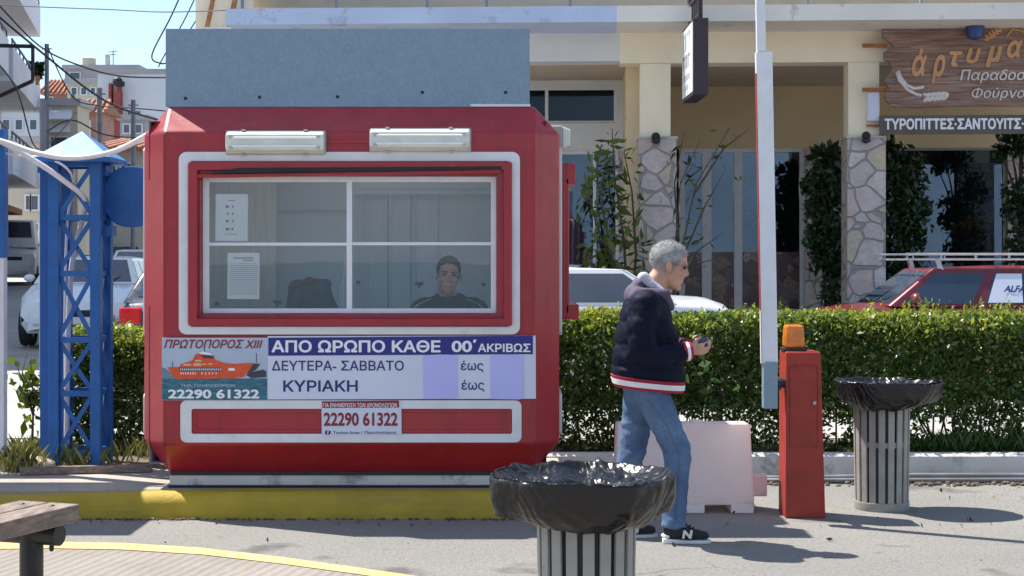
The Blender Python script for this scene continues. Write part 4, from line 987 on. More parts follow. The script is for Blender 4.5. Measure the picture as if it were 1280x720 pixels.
# ------------------------------------------------------------------ hedges, weeds
def hedge(label, x0, x1, y0, y1, z0, ztop, seed, n, thin=True):
    t = thing('hedge', label, 'hedge', ((x0+x1)/2, (y0+y1)/2, z0), group='clipped hedges along the street')
    rng = np.random.default_rng(seed); L = x1-x0
    def surf(x, z): return .09*np.sin(x*3.1+z*4)+.05*np.sin(x*8.3-z*9+1)
    k = n; x = rng.uniform(x0, x1, k); z = z0+(ztop-z0)*rng.beta(1.12, 1.05, k); y = y0+np.abs(rng.normal(0, .13, k))+surf(x, z)*.6+.12*((z-z0)/(ztop-z0))**6
    if thin:
        hole = np.array([noise.noise((a*2.6, b_*3.2, 3.3)) for a, b_ in zip(x, z)]); keep = (hole > -.50+.42*np.clip(1-(z-z0)/.5, 0, 1)*rng.random(k)) | (z > z0+.62); x, y, z = x[keep], y[keep], z[keep]
    F1 = np.stack([x, y, z], 1)
    k = int(n*.33); xb = rng.uniform(x0, x1, k); zb = z0+.25+(ztop-z0-.25)*rng.random(k)**.7; yb_ = y1-np.abs(rng.normal(0, .12, k)); B1 = np.stack([xb, yb_, zb], 1)
    k = int(n*.22); I1 = np.stack([rng.uniform(x0, x1, k), rng.uniform(y0, y1, k), z0+.3+(ztop-z0-.3)*rng.random(k)], 1)
    leaves('foliage', np.concatenate([F1, B1, I1]), .044, M['hedge'], t, seed, 2.0)
    k = int(n*.30); xt = rng.uniform(x0, x1, k); yt = rng.uniform(y0+.02, y1, k)
    und = np.array([noise.noise((a*1.7, b_*1.7, 1)) for a, b_ in zip(xt, yt)]); und2 = np.array([noise.noise((a*9, b_*9, 5)) for a, b_ in zip(xt, yt)])
    dn = np.abs(rng.normal(0, .07, k)); zt = ztop+.05*und+.035*und2-dn-.10*np.clip((y0+.15-yt)/.15, 0, 1)**2
    leaves('new_growth', np.stack([xt, yt, zt], 1), .038, M['hedgenew'], t, seed+1, 2.0, tilt=(.9, (0, 0, .5)))
    S_ = []
    for i in range(int(L*42)):
        x_ = rng.uniform(x0, x1); y_ = rng.uniform(y0+.02, y1); hh_ = rng.uniform(.03, .10)+(.05 if x_ > 2.9 and thin else 0)
        for q in range(7): S_.append((x_+rng.normal(0, .012), y_+rng.normal(0, .012), ztop-.04+hh_*q/6+.05*noise.noise((x_*1.7, y_*1.7, 1))))
    leaves('shoots', S_, .042, M['hedgenew'], t, seed+2, 2.6, tilt=(.5, (0, 0, .6)))
    mb = MB(); rr = random.Random(seed)
    for i in range(int(L*16)):
        x = rr.uniform(x0, x1); y = rr.uniform(y0+.12, y1-.1); p = Vector((x, y, z0-.03)); pts = [p]
        for s in range(4): p = p+Vector((rr.gauss(0, .09), rr.gauss(0, .08), (ztop-z0)*.23)); pts.append(p)
        mb.tube(pts, [.009, .008, .006, .005, .003], 5)
    mb.build('twigs', M['hedgewood'], t)
    return t
hedge('long clipped hedge behind the low white wall, right of the kiosk', -.7, 7.2, 12.36, 13.2, .17, 1.235, 11, 72000)
hedge('short clipped hedge between the blue tower and the kiosk', -3.42, -2.05, 12.15, 12.9, .19, 1.12, 21, 15000)
C = []; rr = random.Random(4)
mb = MB()
def blades(name, label, spots, h, mat, seed):
    rr = random.Random(seed); mb = MB()
    for x, y, z, k, s in spots:
        for i in range(k):
            a = rr.random()*6.28; b0 = Vector((x+rr.gauss(0, s), y+rr.gauss(0, s*.5), z)); hh = h*rr.uniform(.4, 1.15); d = Vector((math.cos(a), math.sin(a)*.6, 0)); w = Vector((-d.y, d.x, 0))*rr.uniform(.0015, .0035)
            p1 = b0+d*hh*.18+Vector((0, 0, hh*.6)); p2 = b0+d*hh*.5+Vector((0, 0, hh*.95))
            v = [mb.b.verts.new(q) for q in (b0-w, b0+w, p1+w*.8, p2, p1-w*.8)]; mb.b.faces.new(v)
    return tag(mb.build(name, mat, fix=False), label, 'weeds', kind='stuff')
sp = [(XX(px, 11.5), 11.5+rr.uniform(-.35, .5), PT+.01, rr.choice((25, 50, 70)) if px < 55 else 26, .07) for px in (4, 12, 20, 30, 42, 48, 18, 26, 10, 36, 15, 24, 33, 7, 45, 88, 95, 100, 104, 150, 160, 172, 146, 165)]
blades('weeds', 'straggling green and straw weeds around the tower foot', sp, .17, M['weed'], 3)
sp = [(rr.uniform(2.7, 6.6), 12.3+rr.uniform(0, .12), .18, 26, .05) for i in range(70)]
blades('grass', 'green grass growing along the hedge foot above the low wall', sp, .17, leafmat('grass_blade', (.02, .055, .008), (.07, .15, .025), .35), 5)
# leafy sapling at the street edge, creeper left of tower
def bush(name, label, cat, base, stems, leaf, mat, size, seed, spread=.35, group=None, wood='bark', elong=2.4, r0=.012, lden=1.0):
    """stems: list of lists of world points; leaf: leaves per metre along the outer part of the stem"""
    t = thing(name, label, cat, base, group=group); mb = MB(); C = []; rr = random.Random(seed)
    for pts in stems:
        pts = [Vector(p) for p in pts]; mb.tube(pts, [r0*(1-.75*i/(len(pts)-1)) for i in range(len(pts))], 6)
        for a, b_ in zip(pts, pts[1:]):
            L = (b_-a).length
            for i in range(int(leaf*L)):
                s = rr.random(); q = a.lerp(b_, s); C.append(q+Vector((rr.gauss(0, spread), rr.gauss(0, spread), rr.gauss(0, spread))))
    mb.build('branches', M[wood], t)
    if C: leaves('leaves', C, size, mat, t, seed, elong)
    return t
bush('sapling', 'thin leafy sapling in the weeds left of the tower', 'sapling', (XX(40, 12.3), 12.3, PT), [[P(40, 560, 12.3), P(42, 500, 12.3), P(38, 450, 12.3)], [P(42, 520, 12.3), P(30, 480, 12.3), P(22, 460, 12.2)], [P(42, 510, 12.3), P(55, 470, 12.4), P(60, 440, 12.4)]], 75, M['loquat'], .09, 2, .05, elong=1.8)
bush('fig_sprig', 'bright lobed leafy sprig poking out of the hedge front', 'plant', P(872, 480, 12.3), [[P(880, 500, 12.45), P(876, 470, 12.3), P(872, 445, 12.22)], [P(876, 470, 12.3), P(866, 468, 12.2)], [P(905, 500, 12.4), P(903, 470, 12.22)]], 24, leafmat('fig_leaf', (.03, .075, .015), (.07, .14, .035), .35), .085, 3, .05, elong=1.5, r0=.006)

# ------------------------------------------------------------------ shop building
BYAW = R(-2.8); PV = Vector((1.64, 20.5, 0)); YF, YR = 20.5, 23.5
def fx(px, y=YF): return XX(px, y)
def fz_(py, y=YF): return ZZ(py, y)
B = thing('shop_building', 'cream and white arcaded shop building with stone clad columns behind the parked cars', 'building', PV, BYAW, pivot=PV)
def bbox(name, mat, q, y0, y1, yref=None, bevel=0, par=None):
    yref = yref or y0; mb = MB(); mb.box(XX(q[0], yref), XX(q[1], yref), y0, y1, ZZ(q[3], yref), ZZ(q[2], yref)); return mb.build(name, mat, par or B, bevel=bevel)
def bground(name, mat, x0, x1, top, y0, y1, par=None, bevel=0):
    mb = MB(); mb.box(XX(x0, y0), XX(x1, y0), y0, y1, .1, ZZ(top, y0)); return mb.build(name, mat, par or B, bevel=bevel)
YS = 19.55
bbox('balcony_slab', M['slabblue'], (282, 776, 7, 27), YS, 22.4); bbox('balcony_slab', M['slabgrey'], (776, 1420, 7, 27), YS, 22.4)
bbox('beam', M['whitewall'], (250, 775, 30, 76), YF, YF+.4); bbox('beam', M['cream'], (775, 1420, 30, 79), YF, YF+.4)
bbox('upper_wall', M['beige'], (285, 1440, -260, 6), 22.2, 22.6)
bbox('end_wall', M['cream'], (236, 290, -260, 38), 21.0, 22.0)
for a, b_ in ((800, 838), (1058, 1096), (1330, 1368)):
    cl = bground('column', M['cream'], a, b_, 79.5, YF+.005, YF+.395)
    mb = MB(); mb.box(fx(a)-.02, fx(b_)+.075, YF-.05, YF+.44, .1, fz_(174)); mb.build('stone_cladding', M['stone'], cl, bevel=.006)
    mb = MB(); mb.box(fx(a)-.035, fx(b_)+.09, YF-.065, YF+.455, fz_(174), fz_(171)); mb.build('capstone', M['planter'], cl, bevel=.006)
zc = 4.22
mb = MB(); mb.box(fx(200), fx(1420), YF+.4, YR+.3, zc, zc+.08); mb.build('soffit', M['soffit'], B)
# left bay
mb = MB(); yl = 22.6
mb.box(XX(560, yl), XX(790, yl), yl, yl+.2, ZZ(188, yl), ZZ(153.5, yl)); mb.box(XX(560, yl), XX(790, yl), yl, yl+.2, ZZ(110, yl), zc-.003); mb.box(XX(760.5, yl), XX(790, yl), yl, yl+.2, ZZ(153.5, yl), ZZ(110, yl)); mb.box(XX(560, yl), XX(640, yl), yl, yl+.2, ZZ(153.5, yl), ZZ(110, yl))
mb.build('wall', M['whitewall'], B)
def glazing(frames, panes, y, fm, gm, name='window', dark=True):
    mb = MB()
    for a, b_, c_, d_ in frames: mb.box(XX(a, y), XX(b_, y), y-.04, y+.05, ZZ(d_, y), ZZ(c_, y))
    f = mb.build(name, M[fm], B, bevel=.004); mb = MB()
    for a, b_, c_, d_ in panes: mb.box(XX(a, y), XX(b_, y), y, y+.008, ZZ(d_, y), ZZ(c_, y))
    mb.build('pane', M[gm], f); return f
glazing([(640, 761, 110, 112.5), (640, 761, 151, 153.5), (672, 676, 112.5, 151), (758, 761, 112.5, 151), (640, 643, 112.5, 151)], [(643, 672, 112.5, 151), (676, 758, 112.5, 151)], yl+.08, 'alu', 'dimmedglass')
glazing([(600, 764, 188, 193), (760, 764, 193, 420), (732, 736, 193, 420), (600, 604, 193, 420)], [(604, 732, 193, 420), (736, 760, 193, 420)], yl+.08, 'alu', 'shopglass')
bground('stone_wall', M['stone'], 764, 806, 188, yl-.02, yl+.3)
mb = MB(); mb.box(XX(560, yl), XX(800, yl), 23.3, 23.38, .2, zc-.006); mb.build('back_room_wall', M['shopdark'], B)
# inner wall, doors, stone, bakery window
mb = MB(); mb.box(XX(783, YR), XX(1440, YR), YR, YR+.2, ZZ(186, YR), zc-.003); mb.box(XX(783, 22.6)-.15, XX(783, 22.6)+.05, YF+.4, YR, .1, zc-.004); mb.build('inner_wall', M['tan'], B)
dr = glazing([(836, 993, 186, 191), (836, 843, 191, 400), (864, 876, 191, 400), (904, 914, 191, 400), (944, 949.5, 191, 400), (985, 993, 191, 400), (843, 985, 386, 392)],
             [(843, 864, 191, 386), (876, 904, 191, 386), (914, 944, 191, 386), (949.5, 985, 191, 386)], YR+.06, 'alu', 'shopglass', 'doors')
mb = MB()
for a, b_ in ((843.5, 863.5), (876.5, 903.5), (914.5, 943.5), (950, 984.5)): mb.box(XX(a, YR+.05), XX(b_, YR+.05), YR+.05, YR+.055, ZZ(386, YR), ZZ(315, YR))
mb.build('pastry_print', M['pastry'], dr)
bground('stone_wall', M['stone'], 992, 1046, 186, YR-.03, YR+.25)
bground('stone_wall', M['stone'], 1241, 1330, 186, YR-.03, YR+.25)
glazing([(1046, 1241, 184, 189.5), (1046, 1049, 189.5, 420), (1060, 1063, 189.5, 420), (1104, 1107, 189.5, 420), (1234, 1241, 189.5, 420)], [(1049, 1060, 189.5, 420), (1063, 1104, 189.5, 420), (1107, 1234, 189.5, 420)], YR+.06, 'slat', 'shopglass')
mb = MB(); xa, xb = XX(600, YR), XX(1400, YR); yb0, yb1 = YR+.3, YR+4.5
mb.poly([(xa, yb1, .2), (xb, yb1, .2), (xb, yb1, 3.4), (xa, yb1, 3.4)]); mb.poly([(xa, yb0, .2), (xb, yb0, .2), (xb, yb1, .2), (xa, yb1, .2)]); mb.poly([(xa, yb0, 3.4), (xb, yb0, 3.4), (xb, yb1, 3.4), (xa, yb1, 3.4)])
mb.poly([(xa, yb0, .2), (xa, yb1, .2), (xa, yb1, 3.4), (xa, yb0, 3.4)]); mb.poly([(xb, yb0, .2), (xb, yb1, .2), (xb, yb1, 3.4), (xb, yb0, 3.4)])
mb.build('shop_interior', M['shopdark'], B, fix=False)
mb = MB()
for px in (300, 420, 535, 610, 715, 862, 1010, 1150): mb.box(XX(px, 19.7), XX(px, 19.7)+.035, 19.7, 19.735, ZZ(8, 19.7), ZZ(8, 19.7)+1.0)
mb.box(XX(285, 19.7), XX(1400, 19.7), 19.7, 19.735, ZZ(8, 19.7)+1.0, ZZ(8, 19.7)+1.05); mb.build('railing', M['pole'], B)
mb = MB(); mb.bar((fx(250, 20.9), 20.9, fz_(36, 20.9)), (fx(262, 20.9), 20.9, fz_(-20, 20.9)), .05, .05); mb.bar((fx(279, 20.9), 20.9, fz_(36, 20.9)), (fx(290, 20.9), 20.9, fz_(-20, 20.9)), .06, .05); mb.build('bracket', M['rust'], B)
def BT(name, label, cat, loc, group=None): return thing(name, label, cat, loc, BYAW, group, PV)
# things in the shop window
t = BT('display_shelf', 'red display shelf with bread inside the bakery window', 'shelf', (XX(1195, 24.3), 24.3, ZZ(290, 24.3)))
mb = MB(); mb.box(XX(1155, 24.3), XX(1236, 24.3), 24.1, 24.6, ZZ(293, 24.3), ZZ(288, 24.3)); mb.build('board', M['redshelf'], t); mb = MB()
for px in (1160, 1228): mb.box(XX(px, 24.3), XX(px+2, 24.3), 24.3, 24.34, .2, ZZ(293, 24.3))
mb.build('leg', M['rack'], t)
lb = ['first round loaf from the left on the red bakery shelf', 'second round loaf from the left on the red bakery shelf', 'tall loaf stacked third from the left on the red bakery shelf', 'middle round loaf on the red bakery shelf', 'tall loaf right of the middle of the red bakery shelf', 'round loaf second from the right on the red bakery shelf', 'rightmost round loaf on the red bakery shelf']
for i, px in enumerate((1172, 1182, 1190, 1199, 1207, 1215, 1224)):
    o = BT('loaf', lb[i], 'bread', (XX(px, 24.3), 24.3, ZZ(288, 24.3)), 'loaves on the bakery shelf')
    mb = MB(); h = (.06, .07, .12, .08, .11, .07, .07)[i]; mb.ell((XX(px, 24.3), 24.3, ZZ(288, 24.3)+h*.9), (.055, .07, h), n=8); mb.build('crust', M['bread'], o, smooth=True)
# carved wooden sign
ys = YF-.2
q2 = lambda p: (1090+p[0]*.236, 10+p[1]*.236)
sg = BT('wooden_sign', 'carved brown wooden bakery sign with scalloped edge and gilded letters', 'sign', (XX(1270, ys), ys, ZZ(90, ys)))
left = [(805, 530), (420, 528), (250, 536), (120, 533), (92, 525), (62, 495), (60, 468), (84, 436), (58, 402), (62, 375), (98, 335), (86, 300), (55, 282), (54, 245), (80, 226), (106, 214), (84, 190), (52, 165), (44, 135), (50, 108), (78, 88), (150, 84), (400, 80), (805, 76)]
full = left+[(1600-x, y) for x, y in left[::-1] if x < 800]
mb = MB(); mb.prism([(XX(q2(p)[0], ys), ZZ(q2(p)[1], ys)) for p in full], ys, ys+.06); mb.build('board', M['signwood'], sg, bevel=.008)
def stx(body, x0, x1, y0, y1, mat, y=ys, par=sg, **k):
    a, b_ = q2((x0, y0)), q2((x1, y1)); return text(body, XX(a[0], ys), XX(b_[0], ys), ZZ(b_[1], ys), ZZ(a[1], ys), y-.003, mat, par, th=.014, **k)
for ch, x0, x1, y0, y1 in (('ά', 198, 278, 222, 372), ('ρ', 300, 372, 258, 410), ('τ', 392, 462, 240, 322), ('υ', 480, 558, 225, 305), ('μ', 580, 668, 215, 325), ('α', 690, 772, 185, 278)):
    stx(ch, x0, x1, y0, y1, M['gold'], shear=.3, bold=.035)
stx('Παραδοσιακός', 448, 985, 335, 408, M['silver'], shear=.22, bold=.01); stx('Φούρνος', 508, 825, 432, 500, M['silver'], shear=.22, bold=.005)
mb = MB()
def curve2(pts, r):
    mb.tube([(XX(q2(p)[0], ys), ys-.006, ZZ(q2(p)[1], ys)) for p in pts], r, 6)
curve2([(128, 340), (140, 375), (170, 415), (210, 435), (262, 426)], .022); curve2([(120, 345), (135, 390), (175, 440), (220, 465), (250, 472)], .022)
for i in range(5):
    for s in (-1, 1):
        x = 275+i*24; y = 480+s*11-i*2; cxy = q2((x, y)); mb.ell((XX(cxy[0], ys), ys-.006, ZZ(cxy[1], ys)), (.055, .018, .026), (0, R(-28*s-10), 0), n=6)
mb.build('wheat_ear', M['silver'], sg, smooth=True)
mb = MB(); curve2([(672, 112), (720, 100), (770, 118), (810, 150)], .018); curve2([(690, 165), (720, 125), (770, 135), (815, 165)], .016)
for i in range(5):
    for s in (-1, 1): cxy = q2((585+i*17, 170-i*11+s*9)); mb.ell((XX(cxy[0], ys), ys-.004, ZZ(cxy[1], ys)), (.04, .014, .018), (0, R(35-25*s), 0), n=6)
mb.build('wheat_ear', M['gold'], sg, smooth=True)
for py in (57.5, 112.5):
    mb = MB(); mb.box(XX(1078, ys), XX(1108, ys), ys+.062, ys+.12, ZZ(py+2.2, ys), ZZ(py-2.2, ys)); mb.build('bracket', M['rust'], sg)
sb = BT('letter_board', 'long brown board with white capital lettering under the wooden sign', 'sign', (XX(1250, ys), ys, ZZ(157, ys)))
mb = MB(); mb.box(XX(1099, ys), XX(1420, ys), ys+.06, ys+.1, ZZ(168.5, ys), ZZ(145, ys)); mb.build('board', M['board'], sb)
text('ΤΥΡΟΠΙΤΤΕΣ·ΣΑΝΤΟΥΙΤΣ·Κ', XX(1104.5, ys), XX(1285, ys), ZZ(163, ys), ZZ(149, ys), ys+.058, M['whiteink'], sb, bold=.04, th=.012)
t = BT('lantern', 'blue glass lantern hanging in front of the wooden sign', 'lantern', (XX(1215, YF-.35), YF-.35, ZZ(53, YF-.35)))
yl2 = YF-.35; mb = MB(); mb.lathe([(.02, 0), (.09, .03), (.115, .10), (.118, .26), (.11, .31), (.02, .32)], (XX(1215, yl2), yl2, ZZ(53, yl2)), 20); mb.build('body', M['lampblue'], t, smooth='auto')
mb = MB(); z = ZZ(22, yl2); xc = XX(1215, yl2); mb.tube([(xc-.12, yl2, z-.12), (xc-.12, yl2, z), (xc+.12, yl2, z), (xc+.12, yl2, z-.12)], .01, 6); mb.tube([(xc, yl2, z), (xc, yl2, z+.28)], .006, 6); mb.build('hanger', M['rust'], t)
for i, (px, lab) in enumerate(((820, 'small dark globe lamp on the column left of the hanging sign'), (1080, 'small dark globe lamp on the column beside the wooden sign'))):
    yw = YF-.1; t = BT('wall_lamp', lab, 'lamp', (XX(px, yw), yw, ZZ(178, yw)), 'globe lamps on the columns')
    mb = MB(); mb.ell((XX(px, yw), yw-.03, ZZ(171, yw)), (.055, .055, .055), n=10); mb.build('globe', M['dark'], t, smooth=True)
    mb = MB(); mb.lathe([(.02, 0), (.06, .02), (.05, .05), (.02, .06)], (XX(px, yw), yw-.03, ZZ(180, yw)), 14); mb.box(XX(px, yw)-.02, XX(px, yw)+.02, yw-.03, yw+.06, ZZ(180, yw), ZZ(176, yw)); mb.build('bracket', M['blackmetal'], t)
t = BT('meter_box', 'small white service box on the cream column beside the wooden sign', 'box', (XX(1087, YF), YF, ZZ(155, YF)))
mb = MB(); mb.box(XX(1080, YF), XX(1095, YF), YF-.09, YF+.004, ZZ(153, YF), ZZ(117, YF)); mb.build('case', M['white'], t, bevel=.006); mb = MB(); mb.box(XX(1081.5, YF), XX(1093.5, YF), YF-.098, YF-.09, ZZ(151, YF), ZZ(119, YF)); mb.build('door', M['posterwhite'], t); mb = MB(); mb.box(XX(1080, YF), XX(1098, YF), YF-.05, YF, ZZ(159.5, YF), ZZ(157.5, YF)); mb.build('pipe', M['rust'], t)
# projecting sign
HY = 18.6; hs = thing('hanging_sign', 'tall white faced box sign in a dark frame hanging from an iron bracket', 'sign', P(868, 75, HY))
n0, n1 = Vector((XX(868, HY), HY, 0)), None
a0 = Vector((XX(866.5, HY), HY)); a1 = Vector((XX(885.5, HY-.03), HY-.03)); dd = (a1-a0)     # edge-on frame faces the camera
fd = Vector((-.115, .985)) ; L = 1.05
b0 = a0+Vector((XX(853, HY+L)-a0.x, L)); b1 = b0+dd
zt, zb = ZZ(22.5, HY), ZZ(118, HY)
mb = MB(); mb.slab([tuple(a0), tuple(a1), tuple(b1), tuple(b0)], zb, zt); mb.build('frame', M['signframe'], hs, bevel=.004)
u = (b0-a0).normalized(); nn = Vector((-abs(u.y), u.x*(1 if u.y > 0 else -1))); nn = Vector((-u.y, u.x)); LL = (b0-a0).length
Ms = Matrix(((-u.x, -nn.x, 0, b0.x), (-u.y, -nn.y, 0, b0.y), (0, 0, 1, 0), (0, 0, 0, 1)))      # local x runs along the face towards the camera, -y points out
mb = MB(); mb.box(.05, LL-.015, -.008, .002, zb+.04, zt-.04, Ms); mb.build('face', M['signface'], hs)
for z0, z1, k in ((.66, .90, 4), (.42, .60, 3)):
    mb = MB(); H = zt-zb
    for i in range(k):
        xa_ = .15+i*(.72/k); ww = .72/k*.7
        mb.box(xa_, xa_+ww*.28, -.011, -.007, zb+H*z0, zb+H*z1, Ms); mb.box(xa_+ww*.29, xa_+ww, -.0105, -.007, zb+H*(z1-.05), zb+H*z1, Ms)
        if i % 2: mb.box(xa_+ww*.75, xa_+ww, -.0108, -.007, zb+H*z0, zb+H*(z1-.051), Ms)
    mb.build('lettering', M['ink'] if k == 3 else M['signink'], hs)
mb = MB(); H = zt-zb
for i in range(7): mb.box(.2+i*.09, .26+i*.09, -.010, -.007, zb+H*.25, zb+H*.33, Ms)
for i in range(4): mb.box(.3+i*.1, .37+i*.1, -.010, -.007, zb+H*.12, zb+H*.19, Ms)
mb.build('lettering', M['signink'], hs)
mb = MB(); ca = (a0+a1)/2; cb = (b0+b1)/2
mb.bar((ca.x, ca.y, zt+.30), (cb.x, cb.y, zt+.30), .03, .04); mb.bar((ca.x, ca.y, zt+.06), (cb.x, cb.y, zt+.06), .03, .03)
mb.bar((ca.x, ca.y+.05, zt), (ca.x, ca.y+.05, zt+.7), .05, .05); mb.bar((cb.x, cb.y-.05, zt), (cb.x, cb.y-.05, zt+.45), .04, .04); mb.bar((ca.x, ca.y+.05, zt+.62), (cb.x, cb.y+.5, zt+.62), .04, .04)
for k in range(6): s = (k+.5)/6; q = ca.lerp(cb, s); mb.bar((q.x, q.y, zt+.06), (q.x, q.y, zt+.30), .018, .018)
mb.build('bracket', M['signframe'], hs)

# ------------------------------------------------------------------ shrubs in front of the shops
def ficus(label, base, clumps, seed, n, mat='ficus', size=.095):
    t = thing('ficus_tree', label, 'tree', base, group='dark ficus trees by the shop front'); rng = np.random.default_rng(seed); C = []
    mb = MB(); b0 = Vector(base); tot = sum(r**2 for _, r in clumps)
    pts = [b0+Vector((0, 0, 0))]
    for (c_, r) in clumps:
        c_ = Vector(c_); k = int(n*r*r/tot); d = rng.normal(size=(k, 3)); d /= np.linalg.norm(d, axis=1)[:, None]; d *= (r*rng.uniform(.40, 1.32, k))[:, None]; d[:, 1] *= .8
        C.append(np.array(c_)+d)
        st = b0.lerp(Vector((b0.x, b0.y, c_.z)), .75); mb.tube([st, st.lerp(c_, .5)+Vector((0, 0, .05)), c_], [.022, .015, .006], 6)
    top = max(c_[2] for c_, r in clumps); mb.tube([b0, (b0.x+.03, b0.y, (b0.z+top)/2), (b0.x, b0.y, top)], [.05, .04, .015], 8); mb.build('trunk', M['bark'], t)
    leaves('crown', np.concatenate(C), size, M[mat], t, seed, 2.0); return t
def cl(lst, Y): return [((XX(a, Y+dy), Y+dy, ZZ(b_, Y)), r*Y/F) for a, b_, r, dy in lst]
Yt = 21.4
ficus('dark ficus in front of the stone wall, left of the second stone column', (XX(1038, Yt), Yt, .2), cl([(1030, 195, 16, 0), (1043, 212, 20, .1), (1022, 228, 17, -.1), (1040, 246, 20, 0), (1018, 258, 13, 0), (1030, 278, 20, .1), (1045, 290, 18, 0), (1020, 300, 14, -.1), (1035, 322, 20, 0), (1048, 345, 16, 0), (1038, 370, 13, 0), (1010, 235, 9, 0), (1050, 395, 10, 0)], Yt), 31, 3000)
ficus('dark ficus right of the second stone column, in front of the bakery window', (XX(1122, Yt), Yt, .2), cl([(1106, 185, 13, 0), (1120, 205, 22, 0), (1140, 225, 18, .1), (1112, 235, 20, 0), (1132, 252, 24, 0), (1152, 262, 13, 0), (1115, 280, 22, 0), (1140, 290, 20, .1), (1120, 315, 22, 0), (1140, 325, 16, 0), (1112, 345, 18, 0), (1125, 370, 15, 0), (1145, 205, 11, 0)], Yt), 32, 3700)
ficus('dark ficus at the right edge of the photo, in front of the stone', (XX(1275, Yt), Yt, .2), cl([(1262, 180, 15, 0), (1280, 175, 18, 0), (1250, 190, 9, 0), (1275, 245, 20, 0), (1290, 270, 24, 0), (1268, 268, 14, 0), (1285, 300, 24, .1), (1275, 320, 15, 0), (1300, 340, 24, 0), (1300, 220, 20, 0)], Yt), 33, 2500)
ficus('sparse dark ficus inside the doorway glazing beside the white doors', (XX(938, 24.4), 24.4, .2), cl([(932, 235, 14, 0), (940, 255, 14, 0), (928, 268, 11, 0), (938, 285, 15, 0), (932, 300, 10, 0)], 24.4), 34, 900)
Yq = 20.1
bush('loquat_shrub', 'tall leafy shrub rising in front of the first stone column', 'shrub', (XX(775, Yq), Yq, .2),
     [[P(785, 420, Yq), P(770, 340, Yq), P(745, 280, Yq-.1), P(735, 235, Yq-.2)], [P(785, 400, Yq), P(780, 300, Yq), P(768, 220, Yq), P(765, 160, Yq-.1)], [P(788, 400, Yq), P(795, 320, Yq+.1), P(790, 240, Yq), P(780, 190, Yq)],
      [P(783, 400, Yq), P(755, 345, Yq), P(728, 315, Yq)], [P(780, 380, Yq), P(762, 310, Yq-.1), P(745, 215, Yq-.2), P(752, 180, Yq-.2)], [P(790, 400, Yq), P(778, 360, Yq), P(735, 330, Yq+.1)]], 42, M['loquat'], .165, 12, .11, elong=3.0, r0=.022)
bush('bare_shrub', 'half bare shrub with thin twigs in front of the white doors', 'shrub', (XX(835, Yq), Yq, .2),
     [[P(838, 420, Yq), P(848, 330, Yq), P(870, 230, Yq), P(912, 160, Yq)], [P(840, 400, Yq), P(845, 300, Yq), P(850, 230, Yq), P(875, 175, Yq)], [P(850, 330, Yq), P(880, 260, Yq), P(905, 215, Yq)], [P(846, 330, Yq), P(870, 315, Yq), P(905, 290, Yq)], [P(842, 370, Yq), P(870, 330, Yq), P(900, 322, Yq)], [P(848, 300, Yq), P(843, 230, Yq), P(855, 165, Yq)], [P(866, 245, Yq), P(905, 185, Yq), P(938, 160, Yq)]], 9, M['loquat'], .11, 13, .09, elong=3.0, r0=.016)

# ------------------------------------------------------------------ vehicles
HATCH = dict(st=[(2.05, .35, .55, .58, .62), (1.97, .22, .66, .69, .74), (1.6, .2, .79, .83, .82), (1.1, .2, .88, .93, .84), (.9, .2, .92, .95, .84), (-1.4, .2, .95, .96, .84), (-1.95, .25, .95, .97, .80), (-2.06, .32, .84, .86, .72)], gh=(.80, .28, -1.55, -1.98, .93, 1.33, .80, .63), wh=(1.28, -1.25), wr=.30, bp=-.15)
SALOON = dict(st=[(2.2, .35, .70, .74, .66), (2.1, .22, .86, .90, .78), (1.6, .2, .96, 1.0, .84), (1.0, .2, 1.0, 1.04, .86), (-1.4, .2, 1.0, 1.0, .86), (-2.0, .25, .98, 1.0, .82), (-2.15, .32, .85, .9, .74)], gh=(1.15, .35, -1.2, -1.75, .98, 1.36, .82, .62), wh=(1.4, -1.3), wr=.31, bp=-.2)
CITY = dict(st=[(1.62, .35, .80, .84, .66), (1.55, .22, .94, .98, .76), (1.35, .2, 1.0, 1.05, .82), (.95, .2, 1.03, 1.07, .84), (-1.4, .2, 1.0, 1.0, .85), (-1.9, .25, .98, 1.0, .82), (-2.05, .32, .85, .9, .74)], gh=(1.05, .52, -1.35, -1.85, .99, 1.34, .82, .64), wh=(1.05, -1.3), wr=.31, bp=-.25)
VAN = dict(st=[(2.5, .35, .8, .85, .80), (2.42, .25, 1.05, 1.1, .90), (2.0, .25, 1.2, 1.25, .95), (1.7, .25, 1.28, 1.3, .96), (-2.4, .25, 1.3, 1.3, .96), (-2.5, .3, 1.2, 1.2, .95)], gh=(2.05, 1.35, -2.42, -2.48, 1.26, 2.2, .94, .82), wh=(1.6, -1.5), wr=.33, bp=.2)
